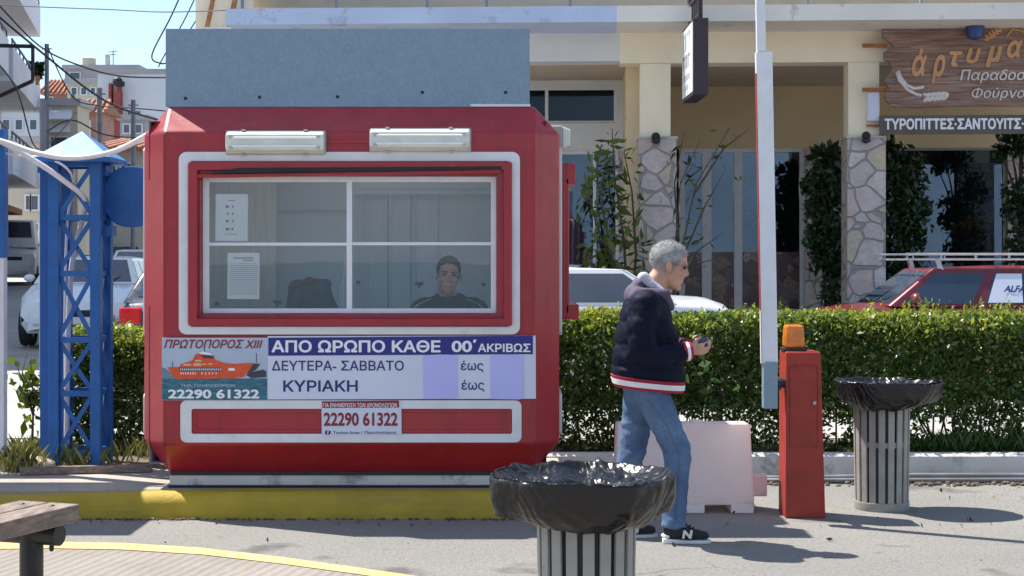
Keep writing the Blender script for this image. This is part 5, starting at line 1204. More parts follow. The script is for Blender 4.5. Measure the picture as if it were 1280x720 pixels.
def car(label, cat, loc, rz, paint, d, solid_side=False, group='cars parked along the street', glass='carglass', name='parked_car', rack=False, alfa=False):
    t = thing(name, label, cat, loc, rz, group); mb = MB(); rings = []
    for x, zb, zs, zc_, w in d['st']:
        half = [(w*.88, zb), (w, zb+.14), (w*1.02, zs-.18), (w*.985, zs-.05), (w*.92, zs), (w*.45, zc_)]
        rings.append([mb.b.verts.new((x, y, z)) for y, z in half]+[mb.b.verts.new((x, -y, z)) for y, z in half[::-1]])
    n = 12
    for a, b_ in zip(rings, rings[1:]):
        for k in range(n): mb.b.faces.new((a[k], a[(k+1) % n], b_[(k+1) % n], b_[k]))
    mb.b.faces.new(rings[0][::-1]); mb.b.faces.new(rings[-1])
    bd = mb.build('body', M[paint], t, bevel=.02, smooth='auto', local=True)
    xf, xtf, xtr, xr_, z0, z1, w0, w1 = d['gh']
    mb = MB(); mid = (xtf+xtr)/2
    mb.hull([(x, s*w0, z0) for x in (xf, xr_) for s in (-1, 1)]+[(x, s*w1, z1) for x in (xtf, xtr) for s in (-1, 1)]+[(mid, s*w1*.8, z1+.035) for s in (-1, 1)])
    mb.build('cabin', M[paint], t, bevel=.03, smooth='auto', seg=3, local=True)
    def quad(c4, u0, u1, v0, v1, off):
        c4 = [Vector(c_) for c_ in c4]; f = lambda u, v: (c4[0].lerp(c4[1], u)).lerp(c4[3].lerp(c4[2], u), v)
        nrm = (c4[1]-c4[0]).cross(c4[3]-c4[0]).normalized()
        return [f(u0, v0)+nrm*off, f(u1, v0)+nrm*off, f(u1, v1)+nrm*off, f(u0, v1)+nrm*off]
    def pane(name, q, mat, nn):
        mb = MB(); nrm = (q[1]-q[0]).cross(q[3]-q[0]).normalized(); a = [mb.b.verts.new(p) for p in q]; c_ = [mb.b.verts.new(p-nrm*.012) for p in q]
        mb.b.faces.new(a); mb.b.faces.new(c_[::-1])
        for k in range(4): mb.b.faces.new((a[k], c_[k], c_[(k+1) % 4], a[(k+1) % 4]))
        return mb.build(name, M[mat], t, bevel=0, local=True)
    pane('windscreen', quad([(xf, w0, z0), (xf, -w0, z0), (xtf, -w1, z1), (xtf, w1, z1)], .06, .94, (.36 if d is VAN else .08), .93, -.006 if False else .006), glass, 0)
    pane('rear_window', quad([(xr_, -w0, z0), (xr_, w0, z0), (xtr, w1, z1), (xtr, -w1, z1)], .08, .92, .18, .9, .006), glass, 0)
    if not solid_side:
        tb = (d['bp']-xr_)/(xf-xr_)
        for s in (-1, 1):
            c4 = [(xr_, s*w0, z0), (xf, s*w0, z0), (xtf, s*w1, z1), (xtr, s*w1, z1)]
            if s > 0: c4 = [c4[1], c4[0], c4[3], c4[2]]
            f0, f1 = (.05, tb-.025), (tb+.025, .955)
            if s > 0: f0, f1 = (1-f0[1], 1-f0[0]), (1-f1[1], 1-f1[0])
            pane('side_window', quad(c4, f0[0], f0[1], .07, .88, .006), glass, 0); pane('side_window', quad(c4, f1[0], f1[1], .07, .88, .006), glass, 0)
            if alfa and s > 0:
                q = quad(c4, f0[0]+.01, f0[0]+.012+(f0[1]-f0[0])*.23, .10, .86, .012); pane('sunshade', q, 'posterwhite', 0)
                o = q[0]; ex = (q[1]-q[0]).normalized(); ez = (q[3]-q[0]).normalized(); nz = ex.cross(ez); Mq = Matrix((ex, -nz, ez)).transposed().to_4x4(); Mq.translation = q[0]
                W_ = (q[1]-q[0]).length; H_ = (q[3]-q[0]).length
                text('ALFA', W_*.36, W_*.97, H_*.36, H_*.58, -.004, M['navyink'], t, bold=.02, M=Mq, local=True)
    for x in d['wh']:
        for s in (-1, 1):
            w = d['st'][3][4]; mb = MB(); mb.lathe([(d['wr']*.62, -.09), (d['wr']*.95, -.095), (d['wr'], -.06), (d['wr'], .06), (d['wr']*.95, .095), (d['wr']*.62, .09)], (x, s*(w-.07), d['wr']), 24, 'Y', closed=True); wh = mb.build('wheel', M['tyre'], t, smooth='auto', local=True)
            mb = MB(); mb.lathe([(.03, -.06), (d['wr']*.62, -.07), (d['wr']*.62, .07), (.03, .06)], (x, s*(w-.07), d['wr']), 20, 'Y'); mb.build('rim', M['rim'], wh, local=True)
    x0, zb, zs, zc_, w = d['st'][1]; xn = d['st'][0][0]
    for s in (-1, 1):
        mb = MB(); mb.hull([(xn-.10, s*w*.98, zs-.20), (xn+.01, s*w*.62, zs-.21), (xn-.10, s*w*.97, zs-.06), (xn-.03, s*w*.62, zs-.05), (xn-.2, s*w*.7, zs-.1)]); mb.build('headlight', M['headlight'], t, bevel=.01, local=True)
        xe, zb2, zs2, zc2, w2 = d['st'][-2]; mb = MB(); mb.box(xe-.12, xe+.03, s*w2*.72, s*w2*1.015, zs2-.24, zs2-.06) if s > 0 else mb.box(xe-.12, xe+.03, -w2*1.015, -w2*.72, zs2-.24, zs2-.06); mb.build('taillight', M['taillight'], t, bevel=.02, local=True)
        mb = MB(); mb.ell((xf-.28, s*(w0+.10), z0+.09), (.06, .09, .06), n=8); mb.build('wing_mirror', M[paint], t, smooth=True, local=True)
    mb = MB(); mb.box(xn-.06, xn+.012, -w*.55, w*.55, zs-.22, zs-.10); mb.build('grille', M['black'], t, bevel=.01, local=True)
    mb = MB(); mb.box(xn-.05, xn+.05, -w*.78, w*.78, .34, .46); mb.build('bumper', M['greyplastic'] if paint != 'carwhite' else M['carwhite'], t, bevel=.03, local=True)
    mb = MB(); mb.box(xn+.05, xn+.058, -.26, .26, .36, .46); mb.build('number_plate', M['white'], t, local=True)
    for s in (-1, 1):
        mb = MB(); mb.bar((xf+.02, s*.1+.25, z0+.035), (xf-.18, s*.3+.25, z0+.13), .012, .012); mb.build('wiper', M['black'], t, local=True)
    if rack:
        mb = MB(); zr = z1+.10
        for s in (-1, 1):
            for dz in (0, .055): mb.tube([(xtf+.28, s*w1*.95, zr+dz), (xtr-.1, s*w1*.95, zr+dz)], .012, 8)
            for k in range(7): x = xtf+.26+(xtr-xtf-.34)*k/6; mb.bar((x, s*w1*.95, zr), (x, s*w1*.95, zr+.055), .014, .014)
            for x in (xtf-.1, xtr+.25): mb.bar((x, s*w1*.97, z1-.03), (x+.04, s*w1*.95, zr), .04, .05)
        for k in range(6): x = xtf+.2+(xtr-xtf-.3)*k/5; mb.bar((x, -w1*.95, zr), (x, w1*.95, zr), .02, .02)
        mb.build('roof_rack', M['rack'], t, local=True)
    return t
car('dark red estate car with a metal roof rack parked right behind the hedge', 'car', (4.74, 17.6, gz(17.6)), math.pi, 'carred', HATCH, rack=True, alfa=True)
car('white car parked behind the hedge just right of the kiosk', 'car', (.62, 16.7, gz(16.7)), 0, 'carwhite', CITY)
car('white hatchback parked nose forward beyond the blue lattice tower', 'car', (XX(116, 25.5), 25.55, gz(25.5)), R(-84), 'carwhite', HATCH)
car('dark blue car seen from the rear at the left edge of the kiosk', 'car', (-3.44, 19.1, gz(19)), R(92), 'carnavy', HATCH)
car('white car far up the street showing above the white hatchback', 'car', (XX(180, 38), 38, gz(38)), R(-80), 'carwhite', HATCH)
car('dark car far up the street behind the lattice tower', 'car', (XX(146, 50), 50, gz(50)), R(-75), 'carnavy', HATCH)
car('off white panel van parked up the street on the left', 'van', (XX(2, 56)+.35, 55.8, gz(55)), R(-75), 'vanpaint', VAN, solid_side=True, name='parked_van')
car('small blue car parked just behind the white van', 'car', (XX(45, 66), 66, gz(66)), R(-75), 'carblue', HATCH)

# ------------------------------------------------------------------ town up the street
def house(name, label, x0, x1, ytop, Y, dep, mat, wins=(), roof=None, cat='house', doors=()):
    t = thing(name, label, cat, (XX((x0+x1)/2, Y), Y, gz(Y)-.3)); mb = MB(); mb.box(XX(x0, Y), XX(x1, Y), Y, Y+dep, gz(Y)-.3, ZZ(ytop, Y)); mb.build('wall', M[mat], t)
    for a, b_, c_, d_ in wins:
        mb = MB(); mb.ring((XX(a, Y)-.06, XX(b_, Y)+.06, ZZ(d_, Y)-.06, ZZ(c_, Y)+.06), (XX(a, Y), XX(b_, Y), ZZ(d_, Y), ZZ(c_, Y)), Y-.08, Y-.004); w = mb.build('window', M['townwhite'], t)
        mb = MB(); mb.box(XX(a, Y), XX(b_, Y), Y-.03, Y-.006, ZZ(d_, Y), ZZ(c_, Y)); mb.build('pane', M['carglass'], w)
    if roof == 'flat':
        mb = MB(); mb.ring((0, 1, 0, 1), (.1, .9, .1, .9), 0, 1) if False else mb.box(XX(x0, Y)-.15, XX(x1, Y)+.15, Y-.15, Y+dep+.15, ZZ(ytop, Y), ZZ(ytop, Y)+.25); mb.build('parapet', M['towngrey'], t)
    if roof and roof[0] == 'tile':
        yt = roof[1]; xa, xb = XX(x0, Y)-.3, XX(x1, Y)+.3; za, zb_ = ZZ(ytop, Y), ZZ(yt, Y); mb = MB()
        mb.hull([(xa, Y-.4, za), (xb, Y-.4, za), (xa, Y+dep+.4, za), (xb, Y+dep+.4, za), (xa+(xb-xa)*.12, Y+dep*.5, zb_), (xb-(xb-xa)*.12, Y+dep*.5, zb_)]); r = mb.build('roof', M['rooftile'], t)
        mb = MB(); n = int((xb-xa)/.28)
        for k in range(n+1):
            s = k/n; x = xa+(xb-xa)*s; xt = xa+(xb-xa)*(.12+.76*s); mb.tube([(x, Y-.42, za+.05), (xt, Y+dep*.5, zb_+.06)], .085, 6)
        mb.build('tile_row', M['rooftile'], r)
    return t
h = house('apartment_block', 'large white blank walled block with two brick red strips at the end of the street', 122, 340, 92, 88, 16, 'townwhite', [(160, 176, 139, 160), (178, 190, 150, 163), (158, 170, 182, 200)], 'flat', 'building')
mb = MB(); Y = 87.9; mb.box(XX(138, Y), XX(141.5, Y), Y-.4, Y+.2, gz(88), ZZ(105, Y)); mb.box(XX(145, Y), XX(153, Y), Y-.6, Y+.2, gz(88), ZZ(116, Y)); mb.box(XX(149, Y), XX(152, Y), Y-.5, Y+.2, ZZ(116, Y), ZZ(108, Y)); mb.build('red_strip', M['brickred'], h)
mb = MB(); mb.tube([P(150, 108, 87.3), P(150, 102, 87.3)], .25, 10); mb.ell(P(147, 102, 87.3), (.28, .28, .28), n=6); mb.build('flue', M['black'], h)
h = house('flat_roofed_house', 'grey flat roofed house with a roof tank and aerial on the skyline', 81, 172, 86, 104, 4, 'towngrey', [(88, 100, 91, 101), (110, 120, 99, 107), (126, 134, 99, 108)], 'flat')
mb = MB(); mb.lathe([(.01, 0), (.24*10, 0)], n=4) if False else mb.lathe([(.3, 0), (.42, 0), (.42, .9), (.2, 1.0)], (0, 0, 0), 14); mb.b.free()
mb = MB(); q = P(111, 85, 105); mb.lathe([(.2, 0), (.46, .01), (.46, .62), (.2, .7)], (q.x, 105, q.z), 14); mb.build('tank', M['towncream'], h)
mb = MB(); q = P(134, 85, 105); mb.box(q.x-.13, q.x+.13, 105, 105.3, q.z, ZZ(68, 105)); mb.build('chimney', M['planter'], h)
mb = MB(); a = P(141.5, 85, 105); b_ = P(141.5, 63, 105); mb.tube([a, b_], .03, 5); mb.tube([P(136, 65, 105), P(147, 64, 105)], .025, 5); mb.tube([P(138, 68, 105), P(145, 68, 105)], .025, 5); mb.build('aerial', M['pole'], h)
house('tiled_house', 'pink walled house with a steep orange tile roof', 92, 126, 141, 66, 2.2, 'pinkwall', [(98, 112, 152, 172), (96, 106, 190, 215)], ('tile', 124))
house('tiled_house', 'low cream house with a broad orange tile roof beside the kiosk', 126, 200, 189, 50, 7, 'towncream', [(132, 145, 202, 225), (152, 164, 205, 230)], ('tile', 166))
house('tiled_house', 'distant reddish tiled roof house left on the skyline', 56, 92, 118, 96, 3, 'pinkwall', [(60, 66, 122, 132)], ('tile', 98))
h = house('awning_house', 'cream house with white awnings over its upper floor', 57, 97, 132, 58, 1.6, 'towncream', [(64, 84, 172, 190), (66, 76, 205, 232), (84, 92, 205, 240)], 'flat')
for a, b_, c_, d_ in ((60, 90, 136, 148), (60, 88, 154, 164)):
    mb = MB(); mb.hull([P(a, c_, 58), P(b_, c_, 58), P(a, d_, 56.8), P(b_, d_, 56.8), P(a, d_+1, 56.8), P(b_, d_+1, 56.8), P(a, c_+2, 58), P(b_, c_+2, 58)]); mb.build('awning', M['white'], h)
h = house('corner_house', 'narrow cream corner house with a dark doorway past the apartment balconies', 2, 60, 178, 64, 2.5, 'towncream', [(40, 48, 245, 262), (44, 48, 280, 300), (33, 38, 245, 262)], 'flat')
house('terrace_house', 'pale grey two storey house squeezed left of the pink walled house', 66, 95, 152, 72, 2.5, 'townwhite', [(70, 76, 160, 174), (82, 89, 160, 174), (70, 76, 186, 202)], 'flat')
house('terrace_house', 'tall cream house rising behind the steep tiled roof', 84, 124, 104, 92, 3, 'towncream', [(90, 96, 110, 118), (102, 108, 110, 118), (114, 119, 110, 118)], 'flat')
house('terrace_house', 'small grey house between the white block and the low tiled roof', 150, 182, 150, 78, 2.5, 'towngrey', [(155, 162, 156, 166), (170, 177, 156, 166)], 'flat')
house('terrace_house', 'wide pale house filling the gap under the apartment balconies', -90, 58, 138, 92, 3, 'apt', [(4, 12, 150, 162), (20, 28, 150, 162), (38, 46, 150, 162), (20, 28, 180, 192), (38, 46, 180, 192)], 'flat')
house('back_house', 'plain white house closing the street behind the tower', 95, 145, 232, 76, 2.5, 'townwhite', [(100, 110, 240, 255), (118, 128, 240, 255)], 'flat')
# apartment block with balconies along the left of the street
A0 = Vector((-11.15, 24)); u = Vector((-.212, .977)); nrm = Vector((.977, .212)); L = 35.2
t = thing('apartment_building', 'grey apartment building with stacked solid balconies along the left of the street', 'building', (A0.x, A0.y, gz(24)))
Mt = Matrix(((u.x, -nrm.x, 0, A0.x), (u.y, -nrm.y, 0, A0.y), (0, 0, 1, 0), (0, 0, 0, 1)))       # x along the facade, y into the building
mb = MB(); mb.box(0, L, 0, 9, -.2, 12.6, Mt); mb.build('wall', M['apt'], t)
for z in (4.3, 7.1, 9.9):
    for a, b_ in ((.5, 11), (12.5, 23), (24.5, L)):
        mb = MB(); mb.box(a, b_, -1.35, -.003, z, z+.16, Mt); mb.box(a, b_, -1.35, -1.25, z+.163, z+1.05, Mt); mb.box(b_-.1, b_, -1.247, -.003, z+.163, z+1.05, Mt); mb.box(a, a+.1, -1.247, -.003, z+.163, z+1.05, Mt); mb.build('balcony', M['townwhite'] if z != 7.1 else M['apt'], t, bevel=.01)
        mb = MB(); mb.bar(Mt @ Vector((a, -1.30, z+1.28)), Mt @ Vector((b_, -1.30, z+1.28)), .05, .05)
        for k in range(9): q = Mt @ Vector((a+.1+(b_-a-.2)*k/8, -1.30, z+1.05)); mb.bar(q, q+Vector((0, 0, .23)), .04, .04)
        mb.build('railing', M['pole'], t)
        mb = MB(); q0 = a+(b_-a)*.33; mb.box(q0-.4, q0+.4, -.40, -.05, z+1.7, z+2.25, Mt); mb.build('air_conditioner', M['white'], t, bevel=.02)
        for k in range(3):
            c_ = a+(b_-a)*(k+.5)/3; mb = MB(); mb.box(c_-.8, c_+.8, -.03, .0, z+.17, z+2.2, Mt); w = mb.build('window', M['towncream'], t); mb = MB(); mb.box(c_-.7, c_+.7, -.04, -.032, z+.25, z+2.1, Mt); mb.build('pane', M['carglass'], w)
for k in range(5):
    c_ = 5+k*6.5; mb = MB(); mb.box(c_-1.6, c_+1.6, -.06, -.002, .3, 3.2, Mt); mb.build('shopfront', M['board'] if k % 2 else M['carglass'], t)
mb = MB(); mb.box(26, 33, -.9, -.003, 3.3, 3.5, Mt); mb.build('canopy', M['rust'], t)
mb = MB()
for p, q, r in (((0, 57), (41, 58), .03), ((41, 58), (41, 101), .03), ((41, 101), (0, 120), .03)): mb.tube([P(*p, 40), P(*q, 40)], .05, 6)
mb.build('pipe_frame', M['cable'], t, smooth='auto')
mb = MB(); 
for i in range(9): mb.ell(P(38+rnd.random()*14, 78+rnd.random()*18, 57), (.22, .22, .2), n=5)
mb.b.free()
C = [tuple(P(36+rnd.random()*17, 79+rnd.random()*17, 56.6)) for _ in range(160)]
t = thing('balcony_plant', 'dark bushy plant on the far end of a balcony', 'plant', P(44, 97, 56.6)); leaves('leaves', C, .28, M['ficus'], t, 9)
mb = MB(); q = P(44, 97, 56.6); mb.lathe([(.14, -.25), (.2, .05), (.18, .05), (.1, -.2)], q, 12); mb.build('pot', M['rooftile'], t)
for nm, x, y0_, Y, r, lab in (('utility_pole', 54, 125, 15.5, .036, 'grey pole standing right behind the slim blue post'), ('utility_pole', 58.5, 55, 52, .07, 'dark tall pole rising beside the balconies on the skyline'), ('utility_pole', 124.5, 110, 60, .10, 'brownish pole beside the pink walled house'), ('utility_pole', 166.5, 125, 48, .07, 'thin dark pole in front of the white blank walled block'), ('utility_pole', 91, 118, 62, .08, 'dark pole left of the steep tiled roof')):
    t = thing(nm, lab, 'pole', (XX(x, Y), Y, gz(Y)), group='utility poles along the street'); mb = MB(); mb.tube([(XX(x, Y), Y, gz(Y)-.2), (XX(x, Y), Y, ZZ(y0_, Y))], r, 10); mb.build('shaft', M['pole'], t, smooth='auto')
    mb = MB(); zt = ZZ(y0_, Y); mb.box(XX(x, Y)-r*2.2, XX(x, Y)+r*2.2, Y-r*.4, Y+r*.4, zt-r*2.5, zt-r*2); mb.build('crossarm', M['pole'], t)
def wire(lab, pts, r=.012, mat='cable'):
    mb = MB(); pts = [P(*p) for p in pts]; out = []
    for i in range(len(pts)-1):
        a, b_, c_, d_ = pts[max(i-1, 0)], pts[i], pts[i+1], pts[min(i+2, len(pts)-1)]
        for k in range(6): s = k/6; out.append(.5*((2*b_)+(c_-a)*s+(2*a-5*b_+4*c_-d_)*s*s+(3*b_-a-3*c_+d_)*s**3))
    out.append(pts[-1]); mb.tube(out, r, 5); return tag(mb.build('overhead_cable', M[mat], smooth=True), lab, 'cable', 'overhead cables across the street')
wire('thick black cable running down from the upper left to the kiosk corner', [(-30, -5, 30), (0, 22, 30), (60, 72, 31), (110, 112, 32), (150, 135, 33), (205, 152, 34)], .022)
wire('black cable sagging from the balconies towards the roof sheet', [(-30, -25, 30), (0, 8, 30), (50, 58, 31), (100, 82, 32), (150, 95, 33), (207, 97, 34)], .016)
wire('thin pale wire high across the sky to the cream end wall', [(-30, 5, 22), (60, 9, 22), (140, 12, 21.5), (205, 15, 21), (282, 13, 21)], .008, 'pole')
wire('first of the slanting wires left of the cream end wall', [(236, -30, 25), (214, 20, 25), (190, 68, 25), (200, 79, 25), (212, 78, 25)], .012)
wire('second of the slanting wires left of the cream end wall', [(256, -30, 25), (232, 22, 25), (205, 70, 25), (198, 84, 25)], .010)
wire('third of the slanting wires, nearest the cream end wall', [(270, -30, 25), (248, 20, 25), (222, 60, 25)], .010)
wire('low black cable crossing the tiled roofs', [(58, 165, 44), (90, 150, 45), (130, 168, 46), (180, 172, 47), (215, 168, 47)], .022)
wire('black cable hanging in a loop below the grey balconies', [(-20, 60, 30), (20, 110, 31), (45, 185, 33), (75, 165, 38), (95, 140, 44)], .015)
wire('thin black cable between the poles over the white block', [(60, 60, 50), (90, 120, 50), (124, 132, 52), (167, 135, 50), (220, 140, 50)], .02)

# ------------------------------------------------------------------ people
def head(mb, c, fwd, up, s=1.0):
    """skull, face, nose, ears, neck stub in one heap of overlapping shapes; c is mid-head height"""
    f = Vector(fwd).normalized(); u = Vector(up); u = (u-f*u.dot(f)).normalized(); l = u.cross(f)
    Mh = Matrix((f, l, u)).transposed().to_4x4() @ Matrix.Diagonal((s, s, s, 1)); Mh.translation = Vector(c)
    hb = MB()
    hb.ell((-.012, 0, .038), (.098, .077, .086)); hb.ell((.03, 0, -.025), (.062, .062, .092)); hb.ell((.04, 0, -.082), (.048, .046, .036)); hb.ell((.072, 0, -.104), (.022, .026, .018))
    hb.cap((.086, 0, .016), (.102, 0, -.020), .008, .0115); hb.ell((.092, 0, -.027), (.013, .017, .009)); hb.ell((.074, 0, .030), (.020, .054, .013))
    hb.ell((.082, 0, -.060), (.012, .026, .007)); hb.ell((.081, 0, -.072), (.012, .022, .007)); hb.ell((.055, .04, -.02), (.03, .022, .022)); hb.ell((.055, -.04, -.02), (.03, .022, .022))
    for sgn in (-1, 1): hb.ell((-.002, sgn*.079, -.008), (.019, .009, .033), (0, R(-12), sgn*R(18))); hb.ell((.0, sgn*.083, -.010), (.012, .008, .024), (0, R(-12), sgn*R(25)))
    hb.cap((-.025, 0, -.05), (-.045, 0, -.17), .056, .060)
    for v in hb.b.verts: v.co = Mh @ v.co
    me = bpy.data.meshes.new('x'); hb.b.to_mesh(me); hb.b.free(); mb.b.from_mesh(me); bpy.data.meshes.remove(me)
    return Mh
def hair_cap(name, Mh, mat, par, front=.062, back=-.075, grow=.005, seed=0):
    hb = MB(); hb.ell((-.013, 0, .039), (.098+grow, .077+grow, .087+grow), n=28)
    kill = []
    for v in hb.b.verts:
        x, y, z = v.co; lim = front+(back-front)*max(0, min(1, (.072-x)/.115))
        if abs(y) > .05 and .0 < x < .05: lim -= .018
        lim += .008*noise.noise(Vector((x*40, y*40, seed)))
        if z < lim: kill.append(v)
    bmesh.ops.delete(hb.b, geom=kill, context='VERTS')
    for v in hb.b.verts: v.co += v.co.normalized()*.003*noise.noise(v.co*90)
    for v in hb.b.verts: v.co = Mh @ v.co
    o = hb.build(name, mat, par, smooth=True); m = o.modifiers.new('solid', 'SOLIDIFY'); m.thickness = .004; m.offset = -.4; return o
def eyes(Mh, par, lids=True):
    for sgn in (-1, 1):
        hb = MB(); hb.ell((.079, sgn*.031, .010), (.011, .013, .0075), n=8)
        for v in hb.b.verts: v.co = Mh @ v.co
        hb.build('eye', M['eye'], par, smooth=True)
        hb = MB(); hb.cap((.091, sgn*.016, .029), (.080, sgn*.05, .030), .0045, .003, 8)
        for v in hb.b.verts: v.co = Mh @ v.co
        hb.build('eyebrow', M['darkhair'] if lids else M['greyhair'], par, smooth=True)
def hand(mb, wrist, fdir, pdir, thumb, curl=.5, s=1.0):
    """fdir: along the palm; pdir: palm normal (fingers curl that way); thumb: side the thumb leaves on"""
    f = Vector(fdir).normalized(); p = Vector(pdir); p = (p-f*p.dot(f)).normalized(); t = Vector(thumb); t = (t-f*t.dot(f)-p*t.dot(p)).normalized(); w = Vector(wrist)
    for k, o in enumerate((.027, .009, -.009, -.027)): mb.cap(w+f*.012*s+t*o*.6*s, w+f*.085*s+t*o*s, .0145*s, .0115*s, 10)
    for o, ln in ((.029, .068), (.010, .077), (-.010, .071), (-.028, .055)):
        q = w+f*.085*s+t*o*s; d = f.copy(); a = curl*.9
        for seg, r0, r1 in ((.46, .0098, .009), (.31, .009, .0082), (.23, .0082, .0072)):
            d = (d*math.cos(a)+p*math.sin(a)).normalized() if True else d
            pp = p*math.cos(a)-f*0
            e = q+d*ln*seg*s; mb.cap(q, e, r0*s, r1*s, 8); q = e; a = curl*.8
            p_ = (p-d*p.dot(d)); 
    q = w+f*.028*s+t*.028*s; d = (f*.62+t*.6+p*.5).normalized(); e = q+d*.040*s; mb.cap(w+f*.015*s+t*.012*s, e, .016*s, .0115*s, 10); e2 = e+(f*.85+t*.12+p*.45).normalized()*.034*s; mb.cap(e, e2, .011*s, .009*s, 8)
MY = 9.45
def Hm(px, py, w=0): return Vector((XX(px, MY), MY+w, ZZ(py, MY)+.0135))
man = thing('person', 'grey haired man in navy padded jacket and blue jeans walking beside the kiosk', 'person', (XX(822, MY), MY, 0))
hip = Hm(806, 486); kn, an, kf, af = Hm(846, 568, -.10), Hm(840, 648, -.10), Hm(792, 574, .10), Hm(776, 646, .10)
mb = MB()
Mh = head(mb, Hm(836.5, 335), (.965, -.06, -.26), (.26, 0, .965), 1.12)
mb.cap(Hm(822, 352), Hm(806, 378), .06, .068)
mb.cap(Hm(806, 385, -.10), Hm(806, 385, .10), .085, .085); mb.cap(Hm(804, 395), Hm(806, 470), .12, .105); mb.cap(Hm(808, 490, -.07), Hm(808, 490, .07), .08, .08)
for a, b_, c_, w in ((Hm(809, 490, -.09), kn, an, -.1), (Hm(803, 490, .09), kf, af, .1)): mb.cap(a, b_, .08, .055); mb.cap(b_, c_, .05, .036); mb.cap(c_, c_+Vector((.02, 0, -.06)), .034, .034); mb.cap(c_+Vector((.0, 0, -.075)), c_+Vector((.13, 0, -.10)), .03, .024)
sh, el, wr = Hm(803, 382, -.20), Hm(801, 438, -.245), Hm(853, 440, -.19); shf, elf, wrf = Hm(806, 382, .20), Hm(807, 439, .235), Hm(857, 436, .0)
mb.cap(sh, el, .045, .034); mb.cap(el, wr, .034, .028); mb.cap(shf, elf, .045, .034); mb.cap(elf, wrf, .034, .028)
hand(mb, Hm(856, 439, -.185), (.95, .18, .10), (0, .8, .35), (.15, .1, .98), .42, 1.02)
hand(mb, Hm(858, 436, -.02), (.9, -.3, .05), (.1, -.8, .4), (.2, 0, .98), .55, 1.0)
blob('body', mb, M['skin'], man, .0062, 2)
hair_cap('hair', Mh, M['greyhair'], man, .070, -.072, .0022, 2); eyes(Mh, man, False)
hr = [o for o in man.children if o.name.startswith('hair')][0]; rgh = np.random.default_rng(3)
pp = np.array([v.co[:] for v in hr.data.vertices]); hc = np.array((Mh @ Vector((-.013, 0, .039)))[:])-np.array(ORIG[man.name][:])
pp = np.repeat(pp, 8, 0)+rgh.normal(0, .003, (len(pp)*8, 3)); dd_ = pp-hc; pp = hc+dd_*(1+rgh.uniform(.0, .018, len(pp)))[:, None]
leaves('cropped_strands', pp, .010, leafmat('grey_hair_strand', (.16, .155, .15), (.66, .65, .64), .0, .7), hr, 5, 7.0, local=True)
# spectacles
hb = MB()
for sgn in (-1, 1):
    hb.tube([(.105, sgn*.033+.021*math.cos(k*.5236), .008+.015*math.sin(k*.5236)) for k in range(13)], .0011, 5); hb.tube([(.103, sgn*.055, .014), (.05, sgn*.074, .014), (.0, sgn*.084, .012)], .0012, 5)
hb.tube([(.105, -.012, .01), (.112, 0, .013), (.105, .012, .01)], .0017, 5)
for v in hb.b.verts: v.co = Mh @ v.co
hb.build('spectacles', M['blackmetal'], man, smooth=True)
# jacket
def loft(mb, rows, n=40):
    rings = []
    for c_, a, b_, ex in rows:
        ring = []
        for k in range(n):
            th = 2*math.pi*k/n; cs, sn = math.cos(th), math.sin(th); e = 2/ex
            ring.append(mb.b.verts.new(Vector(c_)+Vector((a*abs(cs)**e*(1 if cs > 0 else -1), b_*abs(sn)**e*(1 if sn > 0 else -1), 0))))
        rings.append(ring)
    for a, b_ in zip(rings, rings[1:]):
        for k in range(n): mb.b.faces.new((a[k], a[(k+1) % n], b_[(k+1) % n], b_[k]))
    mb.b.faces.new(rings[0][::-1]); mb.b.faces.new(rings[-1])
sil = [(488, 769, 853), (478, 767, 855), (466, 764, 858), (450, 765, 855), (435, 767, 851), (420, 769, 847), (405, 772, 842), (392, 776, 838), (380, 781, 834), (371, 789, 829), (364, 798, 824)]
wid = [.205, .212, .222, .23, .232, .232, .23, .225, .208, .165, .10]
def sample(y):
    for (a, b_), (w0, w1) in zip(zip(sil, sil[1:]), zip(wid, wid[1:])):
        if b_[0] <= y <= a[0]: s = (a[0]-y)/(a[0]-b_[0]); return a[1]+(b_[1]-a[1])*s, a[2]+(b_[2]-a[2])*s, w0+(w1-w0)*s
rows = []
for i in range(63):
    y = 488-i*2; xl, xr, w = sample(y); q = .015*(abs(math.sin(math.pi*(488-y)/28))**.45-1) if y > 385 else 0
    c_ = Hm((xl+xr)/2, y); rows.append((c_, (xr-xl)*.5*MY/F+q, w+q, 2.3))
mb = MB(); loft(mb, rows, 48)
for v in mb.b.verts:
    if v.co.z < Hm(0, 455).z: v.co.z -= .10*(v.co.x-Hm(800, 480).x)*min(1, (Hm(0, 455).z-v.co.z)/.1)
def sleeve(pts, r0, r1, nb):
    pts = [Vector(p) for p in pts]
    n = 40; P_ = []; Rr = []
    tot = sum((b_-a).length for a, b_ in zip(pts, pts[1:])); 
    for i in range(n+1):
        s = i/n*tot; k = 0
        while k < len(pts)-2 and s > (pts[k+1]-pts[k]).length: s -= (pts[k+1]-pts[k]).length; k += 1
        P_.append(pts[k].lerp(pts[k+1], min(1, s/(pts[k+1]-pts[k]).length))); u = i/n; Rr.append(r0+(r1-r0)*u+.012*(abs(math.sin(math.pi*u*nb))**.45-1))
    mb.tube(P_, Rr, 20); mb.ell(P_[0], (r0,)*3)
sleeve([Hm(803, 384, -.20), Hm(797, 412, -.235), Hm(799, 437, -.25), Hm(812, 446, -.245), Hm(851, 440.5, -.195)], .098, .062, 6)
sleeve([Hm(806, 384, .20), Hm(803, 415, .23), Hm(806, 438, .24), Hm(815, 445, .22), Hm(852, 438, .03)], .098, .062, 6)
jk = blob('jacket', mb, M['navy'], man, .008, 2, lambda v, n: n*(.007*noise.noise(v*9)+.005*noise.noise(v*24+Vector((3, 0, 0)))))
